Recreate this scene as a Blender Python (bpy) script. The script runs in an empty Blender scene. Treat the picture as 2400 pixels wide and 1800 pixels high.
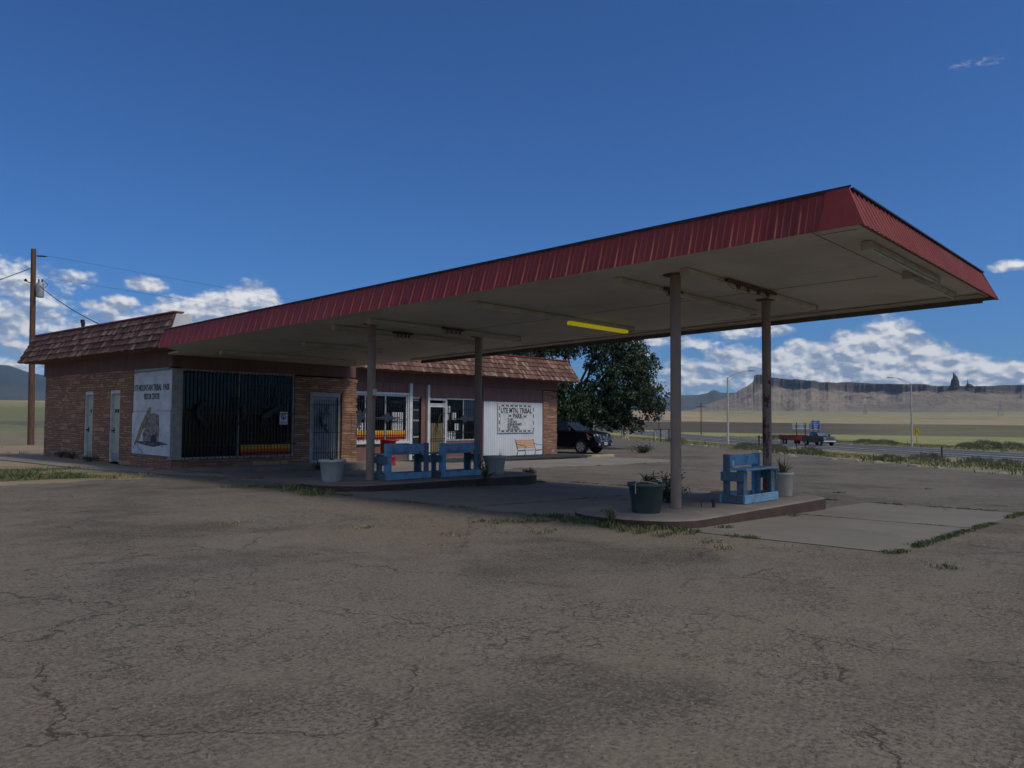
import bpy, bmesh, math, random
from math import sin, cos, pi, radians, sqrt, atan2, degrees, hypot, floor
from mathutils import Vector, Matrix, noise
random.seed(7)
C = bpy.context.scene.collection
S = bpy.context.scene

# ------------------------------------------------------------------ camera
cam = bpy.data.cameras.new('camera')
co = bpy.data.objects.new('camera', cam); C.objects.link(co); S.camera = co
yaw, pitch, roll = 0.85295786, 0.04470703, 0.00643953
f = Vector((cos(pitch)*sin(yaw), cos(pitch)*cos(yaw), sin(pitch)))
r0 = Vector((cos(yaw), -sin(yaw), 0)); u0 = r0.cross(f)
r = cos(roll)*r0 + sin(roll)*u0; u = -sin(roll)*r0 + cos(roll)*u0
co.matrix_world = Matrix(((r.x,u.x,-f.x,0),(r.y,u.y,-f.y,0),(r.z,u.z,-f.z,1.45),(0,0,0,1)))
cam.sensor_width = 36; cam.lens = 28.5; cam.clip_start = .05; cam.clip_end = 60000

# ------------------------------------------------------------------ light and exposure
S.view_settings.view_transform = 'Standard'; S.view_settings.look = 'None'
S.view_settings.gamma = 1; S.view_settings.exposure = -.55
S.cycles.use_denoising = True; S.cycles.use_adaptive_sampling = True; S.cycles.adaptive_threshold = .03
S.cycles.max_bounces = 6; S.cycles.transparent_max_bounces = 16
S.cycles.volume_bounces = 0
SUN_AZ, SUN_EL = radians(165), radians(50)      # azimuth from +y towards +x
sl = bpy.data.lights.new('sun', 'SUN'); so = bpy.data.objects.new('sun', sl); C.objects.link(so)
sl.energy = 2.7; sl.angle = radians(11); sl.color = (1, .93, .80)
sdir = Vector((sin(SUN_AZ)*cos(SUN_EL), cos(SUN_AZ)*cos(SUN_EL), sin(SUN_EL)))
so.rotation_euler = sdir.to_track_quat('Z', 'Y').to_euler(); so.location = (0, 0, 50)

W = bpy.data.worlds.new('World'); S.world = W; W.use_nodes = True
wt = W.node_tree; wt.nodes.clear()
class NT:
    """tiny helper to write node graphs as expressions"""
    def __init__(s, t): s.t = t
    def n(s, typ, **k):
        nd = s.t.nodes.new(typ)
        for a, b in k.items(): setattr(nd, a, b)
        return nd
    def put(s, sock, v):
        if isinstance(v, bpy.types.NodeSocket): s.t.links.new(v, sock)
        elif v is not None: sock.default_value = v
    def m(s, op, a, b=None, c=None, clamp=False):
        nd = s.n('ShaderNodeMath', operation=op, use_clamp=clamp)
        s.put(nd.inputs[0], a)
        if b is not None: s.put(nd.inputs[1], b)
        if c is not None: s.put(nd.inputs[2], c)
        return nd.outputs[0]
    def ss(s, x, a, b):
        nd = s.n('ShaderNodeMapRange', interpolation_type='SMOOTHSTEP')
        s.put(nd.inputs[0], x); s.put(nd.inputs[1], a); s.put(nd.inputs[2], b)
        return nd.outputs[0]
    def lin(s, x, a, b, c=0., d=1.):
        nd = s.n('ShaderNodeMapRange')
        s.put(nd.inputs[0], x); s.put(nd.inputs[1], a); s.put(nd.inputs[2], b); s.put(nd.inputs[3], c); s.put(nd.inputs[4], d)
        return nd.outputs[0]
    def mix(s, fac, a, b, blend='MIX'):
        nd = s.n('ShaderNodeMix', data_type='RGBA', blend_type=blend)
        s.put(nd.inputs[0], fac)
        for i, v in ((6, a), (7, b)):
            if isinstance(v, tuple) and len(v) == 3: v = v+(1,)
            s.put(nd.inputs[i], v)
        return nd.outputs[2]
    def xyz(s, x, y, z=0.):
        nd = s.n('ShaderNodeCombineXYZ'); s.put(nd.inputs[0], x); s.put(nd.inputs[1], y); s.put(nd.inputs[2], z)
        return nd.outputs[0]
    def sep(s, v):
        nd = s.n('ShaderNodeSeparateXYZ'); s.put(nd.inputs[0], v); return nd.outputs
    def noise(s, v, scale, detail=4., rough=.55, dist=0., out=0):
        nd = s.n('ShaderNodeTexNoise'); s.put(nd.inputs['Vector'], v)
        nd.inputs['Scale'].default_value = scale; nd.inputs['Detail'].default_value = detail
        nd.inputs['Roughness'].default_value = rough; nd.inputs['Distortion'].default_value = dist
        return nd.outputs[out]
    def vor(s, v, scale, feature='F1', rnd=1., out='Distance'):
        nd = s.n('ShaderNodeTexVoronoi', feature=feature); s.put(nd.inputs['Vector'], v)
        nd.inputs['Scale'].default_value = scale; nd.inputs['Randomness'].default_value = rnd
        return nd.outputs[out]
    def vmath(s, op, a, b):
        nd = s.n('ShaderNodeVectorMath', operation=op); s.put(nd.inputs[0], a); s.put(nd.inputs[1], b)
        return nd.outputs[0]

# sky: Nishita below, a layer of fair-weather cumulus placed by azimuth and elevation over it
k = NT(wt)
sky = k.n('ShaderNodeTexSky', sky_type='NISHITA'); sky.sun_disc = False
sky.sun_elevation = SUN_EL; sky.sun_rotation = SUN_AZ; sky.altitude = 1500; sky.air_density = 1.0; sky.dust_density = .4; sky.ozone_density = 1.0
tc = k.n('ShaderNodeTexCoord').outputs['Generated']
sx_, sy_, sz_ = k.sep(tc)
AZ = k.m('MULTIPLY', k.m('ARCTAN2', sx_, sy_), 180/pi)
EL = k.m('MULTIPLY', k.m('ARCSINE', sz_), 180/pi)
CLOUDS = [(30.95,7.91,1.72,1.36,1,1),(29.05,7.38,2.45,1.12,1,.95),(26.95,6.85,2.38,1.11,.9,.85),(32.06,7.53,1.12,1.0,1,1),(24.47,8.54,1.4,.49,.75,.8),(22.89,7.23,1.11,.59,.85,.85),(21.32,7.04,.72,.37,.7,.8),(19.98,8.52,1.77,.57,.5,.7),(17.0,8.1,2.2,1.5,.62,.75),(17.77,6.13,3.0,1.9,.62,.7),(21.02,4.76,5.5,2.2,.55,.6),(17.84,3.82,3.4,1.8,.52,.6),(24.16,6.01,4.4,1.3,.6,.7),(73.91,5.48,1.84,1.42,1,1),(71.75,4.86,2.02,1.16,1,.95),(69.93,4.49,2.33,.98,1,.92),(68.06,4.76,1.34,.85,.8,.9),(75.97,4.33,1.88,1.13,1,.95),(78.07,3.47,2.03,1.0,1,.92),(80.09,2.9,1.95,.98,1,.9),(73.01,3.59,4.83,1.24,1,.8),(67.78,3.54,3.95,1.28,.9,.78),(64.76,4.01,1.94,1.3,.85,.85),(63.36,4.47,1.41,.58,.75,.8),(60.77,3.47,4.54,1.47,.45,.65),(59.62,5.55,2.89,.38,.6,.7),(61.93,5.37,1.71,.41,.6,.75),(66.85,6.13,1.22,.51,.8,.8),(64.21,6.05,1.95,.58,.5,.6),(57.26,3.78,1.77,1.79,.35,.6),(84.5,3.0,3.2,.95,1,.9),(72,2.4,9,.9,.85,.7),(61,2.6,4,.8,.6,.7),(80.65,9.48,1.3,.35,.6,.8),(46.11,7.35,2.42,.6,.3,.7),
          # unseen banks for other viewpoints; high wide ones added to whiten the fill light
          (95,5,8,2,.8,.8),(120,6,12,2.5,.7,.8),(5,6,7,2,.7,.7),(-20,7,12,3,.7,.7),(45,4,6,1.5,.35,.6),(165,50,72,30,1,.9),(-130,42,60,28,1,.9),(118,58,24,14,.8,.8)]
AE = k.xyz(AZ, EL, 0.)
dens = None; tall = None
for a, e, sa, se, op, br in CLOUDS:
    nd = k.n('ShaderNodeVectorMath', operation='MULTIPLY_ADD'); k.put(nd.inputs[0], AE); nd.inputs[1].default_value = (1/sa, 1/se, 0); nd.inputs[2].default_value = (-a/sa, -e/se, 0)
    dt = k.n('ShaderNodeVectorMath', operation='DOT_PRODUCT'); k.put(dt.inputs[0], nd.outputs[0]); k.put(dt.inputs[1], nd.outputs[0])
    q = k.m('MULTIPLY_ADD', dt.outputs['Value'], -op, 1.25*op)
    dy = k.sep(nd.outputs[0])[1]
    hh = k.m('MULTIPLY', k.m('MULTIPLY_ADD', dy, .5, .5), k.m('MAXIMUM', q, 0.))
    dens = q if dens is None else k.m('MAXIMUM', dens, q)
    tall = hh if tall is None else k.m('MAXIMUM', tall, hh)
dens = k.m('MAXIMUM', dens, -3.); tall = k.m('MAXIMUM', tall, 0.)
P = k.xyz(AZ, k.m('MULTIPLY', EL, 1.55), 3.1)
def puff(p):
    warp = k.vmath('SCALE', k.noise(p, 1.1, 4, out=1), None); warp.node.inputs[3].default_value = .5
    p2 = k.vmath('ADD', p, warp)
    v1 = k.m('SUBTRACT', 1., k.vor(p2, .85, 'SMOOTH_F1')); v2 = k.m('SUBTRACT', 1., k.vor(p2, 2.4, 'SMOOTH_F1'))
    nn = k.noise(p2, 3.2, 7, .65)
    return k.m('ADD', k.m('MULTIPLY', v1, .60), k.m('ADD', k.m('MULTIPLY', v2, .30), k.m('MULTIPLY', nn, .45)))
n0 = puff(P); n1 = puff(k.vmath('ADD', P, (.10, .20, 0.)))
d0 = k.m('ADD', dens, k.m('MULTIPLY', k.m('SUBTRACT', n0, .70), 1.7))
alpha = k.m('MULTIPLY', k.ss(d0, .0, .95), .98)
def soft(p):
    warp = k.vmath('SCALE', k.noise(p, 1.1, 3, out=1), None); warp.node.inputs[3].default_value = .5
    p2 = k.vmath('ADD', p, warp)
    return k.m('ADD', k.m('MULTIPLY', k.m('SUBTRACT', 1., k.vor(p2, .85, 'SMOOTH_F1')), .7), k.m('MULTIPLY', k.m('SUBTRACT', 1., k.vor(p2, 2.4, 'SMOOTH_F1')), .25))
wx_ = k.m('DIVIDE', k.m('SUBTRACT', AZ, 79.2), 1.9); wy_ = k.m('DIVIDE', k.m('SUBTRACT', EL, 21.35), .33)
wq = k.m('MAXIMUM', k.m('SUBTRACT', 1., k.m('ADD', k.m('MULTIPLY', wx_, wx_), k.m('MULTIPLY', wy_, wy_))), 0.)
alpha = k.m('MAXIMUM', alpha, k.m('MULTIPLY', k.m('MULTIPLY', wq, k.ss(k.noise(k.vmath('MULTIPLY', P, (1.,1.8,1.)), 2.4, 6, .65), .45, .7)), .42))
relief = k.m('ADD', k.m('MULTIPLY', k.m('SUBTRACT', soft(P), soft(k.vmath('ADD', P, (.20, .42, 0.)))), 1.35), k.m('MULTIPLY', k.m('SUBTRACT', n0, n1), .5))
lowf = k.noise(k.xyz(AZ, k.m('MULTIPLY', EL, 1.9), 9.), .55, 4, .55)
lum = k.m('ADD', k.m('MULTIPLY_ADD', tall, .40, .58), k.m('ADD', relief, k.m('MULTIPLY', k.m('SUBTRACT', lowf, .5), 1.5)), clamp=False)
lum = k.m('ADD', lum, k.m('MULTIPLY', k.ss(d0, 1.2, .2), .16))
lum = k.m('MINIMUM', k.m('MAXIMUM', lum, .56), 1.10)
ccol = k.mix(k.lin(lum, .56, 1.0), (.60,.74,1.0), (1.0,1.0,1.0))
ccol = k.mix(1., ccol, k.xyz(lum, lum, lum), 'MULTIPLY')
bgs = k.n('ShaderNodeBackground'); wt.links.new(k.mix(1., sky.outputs[0], (.36,.78,1.38), 'MULTIPLY'), bgs.inputs[0]); bgs.inputs[1].default_value = .10
bgc = k.n('ShaderNodeBackground'); wt.links.new(ccol, bgc.inputs[0]); bgc.inputs[1].default_value = 1.3
al2 = k.m('MULTIPLY', alpha, k.ss(EL, -.2, .6))
mx = k.n('ShaderNodeMixShader'); wt.links.new(al2, mx.inputs[0]); wt.links.new(bgs.outputs[0], mx.inputs[1]); wt.links.new(bgc.outputs[0], mx.inputs[2])
wo = k.n('ShaderNodeOutputWorld'); wt.links.new(mx.outputs[0], wo.inputs[0])
W.cycles.sampling_method = 'MANUAL'; W.cycles.sample_map_resolution = 512

# ------------------------------------------------------------------ materials
M = {}
def newmat(name):
    m = bpy.data.materials.new(name); m.use_nodes = True; t = m.node_tree; t.nodes.clear()
    kk = NT(t); b = kk.n('ShaderNodeBsdfPrincipled'); o = kk.n('ShaderNodeOutputMaterial'); t.links.new(b.outputs[0], o.inputs[0])
    M[name] = m
    return m, kk, b
def bump(kk, b, h, dist, strength=1.):
    bp = kk.n('ShaderNodeBump'); bp.inputs['Distance'].default_value = dist; bp.inputs['Strength'].default_value = strength
    kk.t.links.new(h, bp.inputs['Height']); kk.t.links.new(bp.outputs[0], b.inputs['Normal'])
def pm(name, c1, c2=None, scale=3., rough=.7, bmp=0., metal=0., spec=.5, fine=None, stretch=(1,1,1), coat=0., spots=None):
    """weathered surface: c1..c2 blotches, optional worn spots, fine grain bump"""
    m, kk, b = newmat(name)
    v = kk.n('ShaderNodeTexCoord').outputs['Object']
    if stretch != (1,1,1): v = kk.vmath('MULTIPLY', v, stretch)
    c2 = c2 or tuple(x*.8 for x in c1)
    nf = kk.noise(v, scale, 6, .62)
    col = kk.mix(kk.ss(nf, .36, .66), c1, c2)
    if spots:
        sc, th, scale2 = spots
        col = kk.mix(kk.ss(kk.noise(v, scale2, 7, .7), th, th+.04), col, sc)
    kk.put(b.inputs['Base Color'], col)
    kk.put(b.inputs['Roughness'], kk.lin(nf, .3, .7, max(rough-.08, .02), min(rough+.08, 1.)))
    b.inputs['Metallic'].default_value = metal; b.inputs['Specular IOR Level'].default_value = spec
    b.inputs['Coat Weight'].default_value = coat
    if bmp: bump(kk, b, kk.noise(v, fine or scale*8, 5, .6), bmp)
    return m
pm('fascia_red', (.26,.026,.016), (.185,.02,.014), 1.2, .42, .001, spec=.5, spots=((.33,.05,.045), .66, 3), stretch=(1,1,.4))
pm('fascia_grey', (.16,.15,.14), (.11,.10,.095), 1.5, .7)
pm('trim_cream', (.45,.40,.33), (.36,.31,.25), 2.5, .6, .001, spots=((.16,.10,.07), .68, 5))
pm('fixture', (.52,.49,.40), (.42,.385,.30), 3., .45, spots=((.14,.08,.05), .70, 9))
pm('tube_dead', (.5,.5,.47), (.35,.35,.33), 4, .3)
ym = pm('yellow_tube', (.75,.66,.0), (.62,.52,.0), 2, .45)
for n_ in ym.node_tree.nodes:
    if n_.type == 'BSDF_PRINCIPLED': n_.inputs['Emission Color'].default_value = (.95,.80,.02,1); n_.inputs['Emission Strength'].default_value = .30
pm('col_tan', (.33,.235,.175), (.26,.185,.14), 2.2, .6, .001, spots=((.12,.03,.022), .665, 6), stretch=(1,1,.45))
pm('col_rust', (.33,.235,.175), (.26,.185,.14), 2.2, .6, .001, spots=((.12,.025,.018), .55, 5), stretch=(1,1,.45))
pm('rust', (.10,.05,.035), (.16,.075,.045), 8, .85)
pm('white_paint', (.62,.63,.64), (.50,.51,.52), 3, .55, .001, spots=((.30,.27,.24), .70, 14))
pm('white_corr', (.66,.68,.72), (.56,.58,.62), 1.3, .5, .0, spots=((.40,.36,.32), .72, 7), stretch=(1,1,.35))
pm('door_cream', (.42,.46,.36), (.34,.38,.30), 2, .6, .001)
pm('frame_white', (.55,.56,.57), (.42,.43,.43), 5, .5, .001, spots=((.2,.17,.14), .7, 18))
pm('frame_dull', (.34,.33,.30), (.24,.23,.21), 5, .6)
pm('iron_black', (.012,.014,.02), (.02,.022,.028), 8, .5, spec=.4)
pm('iron_blue', (.018,.024,.045), (.03,.038,.06), 8, .5, spec=.4)
pm('plywood', (.30,.21,.11), (.22,.15,.075), 3, .7, .001, stretch=(6,6,.6))
pm('barrel_red', (.36,.012,.014), (.26,.01,.012), 3, .38, .001, spots=((.12,.02,.015), .7, 9))
pm('black', (.01,.01,.011), (.016,.016,.016), 6, .6)
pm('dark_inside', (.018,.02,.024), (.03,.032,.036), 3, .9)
pm('paper', (.70,.71,.73), (.60,.61,.63), 14, .7)
pm('ink', (.012,.013,.018), (.03,.03,.035), 20, .7)
pm('pot_white', (.46,.47,.44), (.37,.38,.35), 2.5, .55, .001, spots=((.16,.13,.10), .66, 4))
pm('pot_cream', (.55,.52,.45), (.44,.41,.35), 2.5, .6, .001, spots=((.2,.15,.11), .66, 4))
pm('pot_green', (.052,.08,.077), (.04,.06,.06), 2.5, .55, .001)
pm('soil', (.10,.075,.05), (.06,.045,.03), 20, .95, .01)
pm('agave', (.075,.105,.06), (.12,.14,.075), 6, .55, stretch=(1,1,.3))
pm('yucca', (.14,.15,.045), (.20,.19,.06), 6, .55, stretch=(1,1,.3))
pm('dry_leaf', (.24,.19,.11), (.15,.11,.06), 8, .8)
pm('leaf_dark', (.026,.05,.022), (.045,.075,.03), .8, .6)
pm('leaf_shrub', (.03,.05,.022), (.06,.08,.035), 4, .6)
pm('weed', (.07,.10,.035), (.14,.145,.06), .9, .8)
pm('sage', (.20,.215,.11), (.28,.27,.15), .7, .85)
pm('straw', (.26,.23,.12), (.15,.16,.07), .35, .9)
pm('bark', (.07,.05,.038), (.035,.026,.02), 4, .9, .01, stretch=(3,3,.5))
pm('pole_wood', (.145,.075,.048), (.085,.045,.03), 2, .8, .003, stretch=(6,6,.5))
pm('galv', (.42,.42,.42), (.33,.33,.34), 3, .5, metal=.4)
pm('lamp_paint', (.50,.47,.42), (.40,.38,.34), 1, .55)
pm('grey_metal', (.30,.31,.32), (.22,.23,.24), 4, .5, metal=.3)
pm('wood_slats', (.46,.25,.10), (.33,.17,.065), 2.5, .5, .001, stretch=(.6,8,8))
pm('kerb_red', (.075,.036,.030), (.045,.028,.024), 2.2, .85, .004, spots=((.32,.28,.25), .66, 9))
pm('kerb_top', (.205,.180,.155), (.15,.13,.112), 1.6, .9, .003, spots=((.42,.39,.36), .68, 7))
pm('wheel_stop', (.38,.34,.17), (.28,.25,.14), 3, .8, .003)
pm('gravel_chip', (.20,.17,.135), (.12,.10,.08), 60, .9)
pm('rock', (.33,.27,.20), (.22,.18,.135), 3, .9, .02)
pm('car_dark', (.006,.006,.011), (.008,.007,.013), 1, .3, spec=.25, coat=.25)
pm('truck_dark', (.010,.015,.026), (.012,.018,.03), 1, .32, spec=.25, coat=.25)
pm('car_trim', (.02,.02,.022), (.03,.03,.032), 6, .6)
pm('tyre', (.016,.016,.017), (.024,.023,.022), 10, .85)
pm('alloy', (.6,.6,.62), (.5,.5,.52), 6, .35, metal=.35)
pm('chrome', (.8,.8,.82), (.7,.7,.72), 6, .12, metal=1.)
pm('car_glass', (.03,.05,.085), (.035,.055,.09), 2, .12, spec=.8, coat=.6)
pm('lens_clear', (.55,.57,.60), (.40,.42,.46), 14, .15, spec=.8, coat=1.)
pm('lens_amber', (.55,.17,.02), (.45,.13,.02), 9, .2, coat=1.)
pm('trailer_red', (.28,.010,.012), (.20,.01,.012), 2, .4)
pm('sign_blue', (.01,.06,.38), (.012,.07,.42), 3, .5)
pm('sign_yellow', (.62,.34,.01), (.52,.28,.01), 3, .5)
pm('sign_back', (.36,.37,.38), (.28,.29,.30), 3, .5, metal=.3)
pm('gate_cream', (.62,.56,.36), (.5,.44,.27), 4, .6)
pm('cone_orange', (.55,.12,.03), (.45,.1,.03), 4, .6)
pm('roof_gravel', (.25,.24,.22), (.18,.17,.16), 6, .9)
pm('shaded_spire', (.045,.036,.032), (.03,.025,.023), .02, .95)  # cloud shadow on the spires is put into this dark colour
pm('paint_tan', (.33,.22,.12), (.20,.14,.08), 7, .8)
pm('paint_grey', (.30,.26,.24), (.09,.075,.07), 9, .8)
pm('paint_shadow', (.035,.032,.034), (.16,.15,.15), 9, .8)
pm('badge_tin', (.20,.19,.18), (.14,.13,.12), 12, .5, metal=.5)

def mat_soffit():
    m, kk, b = newmat('soffit'); v = kk.n('ShaderNodeTexCoord').outputs['Object']; x, y, z = kk.sep(v)
    c = kk.mix(kk.ss(kk.noise(v, .5, 5, .6), .35, .7), (.60,.57,.51), (.46,.435,.385))
    c = kk.mix(kk.m('MULTIPLY', kk.ss(kk.noise(kk.vmath('MULTIPLY', v, (.4,3.,1.)), 1.5, 6, .7), .62, .75), .45), c, (.22,.15,.10))
    w = kk.m('FRACT', kk.m('MULTIPLY', x, 1/.30))                # joints of the thin boards
    w = kk.m('MULTIPLY', kk.m('LESS_THAN', w, .03), .3)
    c = kk.mix(w, c, (.12,.10,.08)); kk.put(b.inputs['Base Color'], c); b.inputs['Roughness'].default_value = .65
    return m
mat_soffit()
def mat_fascia():
    m, kk, b = newmat('fascia_red'); v = kk.n('ShaderNodeTexCoord').outputs['Object']; x, y, z = kk.sep(v)
    wn = kk.n('ShaderNodeTexWhiteNoise', noise_dimensions='1D'); kk.put(wn.inputs['W'], kk.m('FLOOR', kk.m('DIVIDE', kk.m('ADD', y, kk.m('MULTIPLY', x, .02)), .915)))
    c = kk.mix(kk.ss(kk.noise(kk.vmath('MULTIPLY', v, (1.,1.,.35)), 1.4, 6, .6), .35, .7), (.26,.026,.016), (.18,.02,.014))
    c = kk.mix(kk.m('MULTIPLY', wn.outputs[0], .38), c, (.30,.050,.034))
    st = kk.ss(kk.noise(kk.vmath('MULTIPLY', v, (7.,7.,.5)), 1.6, 5, .65), .56, .72)
    c = kk.mix(kk.m('MULTIPLY', st, .45), c, (.105,.022,.018))
    dot = kk.m('LESS_THAN', kk.vor(kk.vmath('MULTIPLY', v, (1.,1.,1.)), 3.4, rnd=.35), .045)
    c = kk.mix(kk.m('MULTIPLY', dot, .8), c, (.05,.02,.018))
    kk.put(b.inputs['Base Color'], c); b.inputs['Roughness'].default_value = .5
    bump(kk, b, kk.noise(v, 1.6, 3, .5), .03)
mat_fascia()
def mat_siding(name, c1, c2, pitch):
    m, kk, b = newmat(name); v = kk.n('ShaderNodeTexCoord').outputs['Object']; x, y, z = kk.sep(v)
    s = kk.m('ADD', x, y); g = kk.m('LESS_THAN', kk.m('FRACT', kk.m('DIVIDE', s, pitch)), .16)
    c = kk.mix(kk.ss(kk.noise(kk.vmath('MULTIPLY', v, (2.,2.,.35)), 2., 6, .6), .35, .68), c1, c2)
    kk.put(b.inputs['Base Color'], kk.mix(kk.m('MULTIPLY', g, .72), c, tuple(q*.22 for q in c1))); b.inputs['Roughness'].default_value = .8
    bump(kk, b, kk.m('SUBTRACT', 1., g), .008)
mat_siding('siding_rose', (.225,.115,.098), (.17,.088,.075), .1)
mat_siding('siding_upper', (.185,.092,.078), (.14,.07,.06), .075)
def mat_stone():
    m, kk, b = newmat('ledge_stone'); v = kk.n('ShaderNodeTexCoord').outputs['Object']; x, y, z = kk.sep(v)
    s = kk.m('ADD', x, y)
    zz = kk.m('ADD', z, kk.m('MULTIPLY', kk.noise(kk.xyz(kk.m('MULTIPLY', s, .35), z), 3.2, 2, .5), .14))
    zz = kk.m('ADD', zz, kk.m('MULTIPLY', kk.noise(kk.xyz(s, z), 9., 2, .5), .012))
    def br(bw, rh, seed, off):
        nd = kk.n('ShaderNodeTexBrick'); nd.offset = off; nd.squash = .62; nd.squash_frequency = 3; nd.offset_frequency = 2
        kk.put(nd.inputs['Vector'], kk.xyz(kk.m('ADD', s, seed), zz)); nd.inputs['Scale'].default_value = 1
        nd.inputs['Mortar Size'].default_value = .010; nd.inputs['Mortar Smooth'].default_value = .25
        nd.inputs['Brick Width'].default_value = bw; nd.inputs['Row Height'].default_value = rh
        nd.inputs['Color1'].default_value = (0,0,0,1); nd.inputs['Color2'].default_value = (1,1,1,1); nd.inputs['Mortar'].default_value = (.5,.5,.5,1)
        return nd
    A = br(.52, .075, 0, .37); Bk = br(.85, .15, 3.3, .6)
    pick = kk.ss(kk.noise(kk.xyz(kk.m('MULTIPLY', s, .8), kk.m('MULTIPLY', zz, 1.2), 4.), 1.6, 1), .54, .56)
    cell = kk.mix(pick, A.outputs['Color'], Bk.outputs['Color']); mort = kk.mix(pick, A.outputs['Fac'], Bk.outputs['Fac'])
    ramp = kk.n('ShaderNodeValToRGB'); kk.t.links.new(cell, ramp.inputs[0]); cr = ramp.color_ramp
    cr.elements[0].color = (.26,.13,.075,1); cr.elements[1].color = (.44,.27,.165,1)
    for p, c in ((.25,(.33,.17,.10,1)), (.5,(.26,.125,.08,1)), (.75,(.40,.215,.125,1))): e = cr.elements.new(p); e.color = c
    c = kk.mix(kk.m('MULTIPLY', kk.ss(kk.noise(v, 7, 5, .65), .4, .7), .5), ramp.outputs[0], (.17,.10,.075))
    c = kk.mix(kk.m('MULTIPLY', mort, .75), c, (.08,.05,.038))
    kk.put(b.inputs['Base Color'], c); b.inputs['Roughness'].default_value = .88
    h = kk.m('SUBTRACT', kk.m('ADD', kk.m('MULTIPLY', cell, .5), kk.m('MULTIPLY', kk.noise(v, 22, 4), .3)), kk.m('MULTIPLY', mort, 1.1))
    bump(kk, b, h, .035)
mat_stone()
def mat_shake():
    m, kk, b = newmat('shake'); v = kk.n('ShaderNodeTexCoord').outputs['Object']
    at = kk.n('ShaderNodeAttribute', attribute_name='tone'); t = at.outputs['Fac']
    ramp = kk.n('ShaderNodeValToRGB'); kk.t.links.new(t, ramp.inputs[0]); cr = ramp.color_ramp
    cr.elements[0].color = (.085,.04,.028,1); cr.elements[1].color = (.36,.225,.165,1)
    for p, c in ((.4,(.135,.062,.044,1)), (.75,(.23,.118,.085,1))): e = cr.elements.new(p); e.color = c
    c = kk.mix(kk.m('MULTIPLY', kk.ss(kk.noise(kk.vmath('MULTIPLY', v, (9.,9.,1.)), 3, 5, .6), .4, .7), .5), ramp.outputs[0], (.10,.05,.04))
    kk.put(b.inputs['Base Color'], c); b.inputs['Roughness'].default_value = .85
    bump(kk, b, kk.noise(kk.vmath('MULTIPLY', v, (9.,9.,1.)), 6, 4), .01)
mat_shake()
def mat_blue():
    for nm, lo, base in (('bench_blue', .46, (.19,.38,.56)), ('bench_worn', .52, (.10,.17,.235))):
        m, kk, b = newmat(nm); v = kk.n('ShaderNodeTexCoord').outputs['Object']
        c = kk.mix(kk.ss(kk.noise(v, 5, 6, .65), .35, .7), base, tuple(x*.72 for x in base))
        w = kk.ss(kk.noise(kk.vmath('MULTIPLY', v, (1.5,6.,6.)), 4, 8, .72), .74 - lo*.4, .80 - lo*.4)
        c = kk.mix(kk.m('MULTIPLY', w, .85), c, (.085,.08,.075))
        kk.put(b.inputs['Base Color'], c); b.inputs['Roughness'].default_value = .6; bump(kk, b, kk.noise(v, 40, 4), .002)
mat_blue()
def mat_blanket():
    m, kk, b = newmat('blanket'); v = kk.n('ShaderNodeTexCoord').outputs['Generated']; x, y, z = kk.sep(v)
    ramp = kk.n('ShaderNodeValToRGB'); kk.t.links.new(z, ramp.inputs[0]); cr = ramp.color_ramp; cr.interpolation = 'CONSTANT'
    cr.elements[0].color = (.50,.05,.02,1); cr.elements[1].position = .93; cr.elements[1].color = (.25,.16,.03,1)
    for p, c in ((.1,(.16,.02,.015)), (.18,(.33,.06,.015)), (.3,(.75,.17,.02)), (.42,(.65,.12,.02)), (.5,(.8,.30,.03)), (.62,(.85,.45,.04)), (.74,(.75,.32,.03)), (.82,(.9,.55,.05))):
        e = cr.elements.new(p); e.color = c+(1,)
    kk.put(b.inputs['Base Color'], ramp.outputs[0]); b.inputs['Roughness'].default_value = .95
mat_blanket()
def mat_glass():
    m = bpy.data.materials.new('window_glass'); m.use_nodes = True; t = m.node_tree; t.nodes.clear(); kk = NT(t)
    tr = kk.n('ShaderNodeBsdfTransparent'); tr.inputs[0].default_value = (.55,.60,.62,1)
    gl = kk.n('ShaderNodeBsdfGlossy'); gl.inputs['Roughness'].default_value = .03; gl.inputs[0].default_value = (.55,.58,.62,1)
    fr = kk.n('ShaderNodeFresnel'); fr.inputs[0].default_value = 1.42
    mx = kk.n('ShaderNodeMixShader'); t.links.new(fr.outputs[0], mx.inputs[0]); t.links.new(tr.outputs[0], mx.inputs[1]); t.links.new(gl.outputs[0], mx.inputs[2])
    o = kk.n('ShaderNodeOutputMaterial'); t.links.new(mx.outputs[0], o.inputs[0]); M['window_glass'] = m
mat_glass()
def mat_peel():
    m, kk, b = newmat('peeling_board'); v = kk.n('ShaderNodeTexCoord').outputs['Object']; x, y, z = kk.sep(v)
    vv = kk.xyz(kk.m('MULTIPLY', y, 1.), kk.m('MULTIPLY', z, 2.6))
    chip = kk.ss(kk.noise(vv, 5.5, 8, .75), .60, .625)
    c = kk.mix(kk.ss(kk.noise(v, 2, 5), .35, .7), (.60,.61,.63), (.46,.47,.50))
    c = kk.mix(kk.m('MULTIPLY', chip, .9), c, (.10,.085,.08))
    kk.put(b.inputs['Base Color'], c); b.inputs['Roughness'].default_value = .7; bump(kk, b, kk.m('SUBTRACT', 1., chip), .004)
mat_peel()
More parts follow.
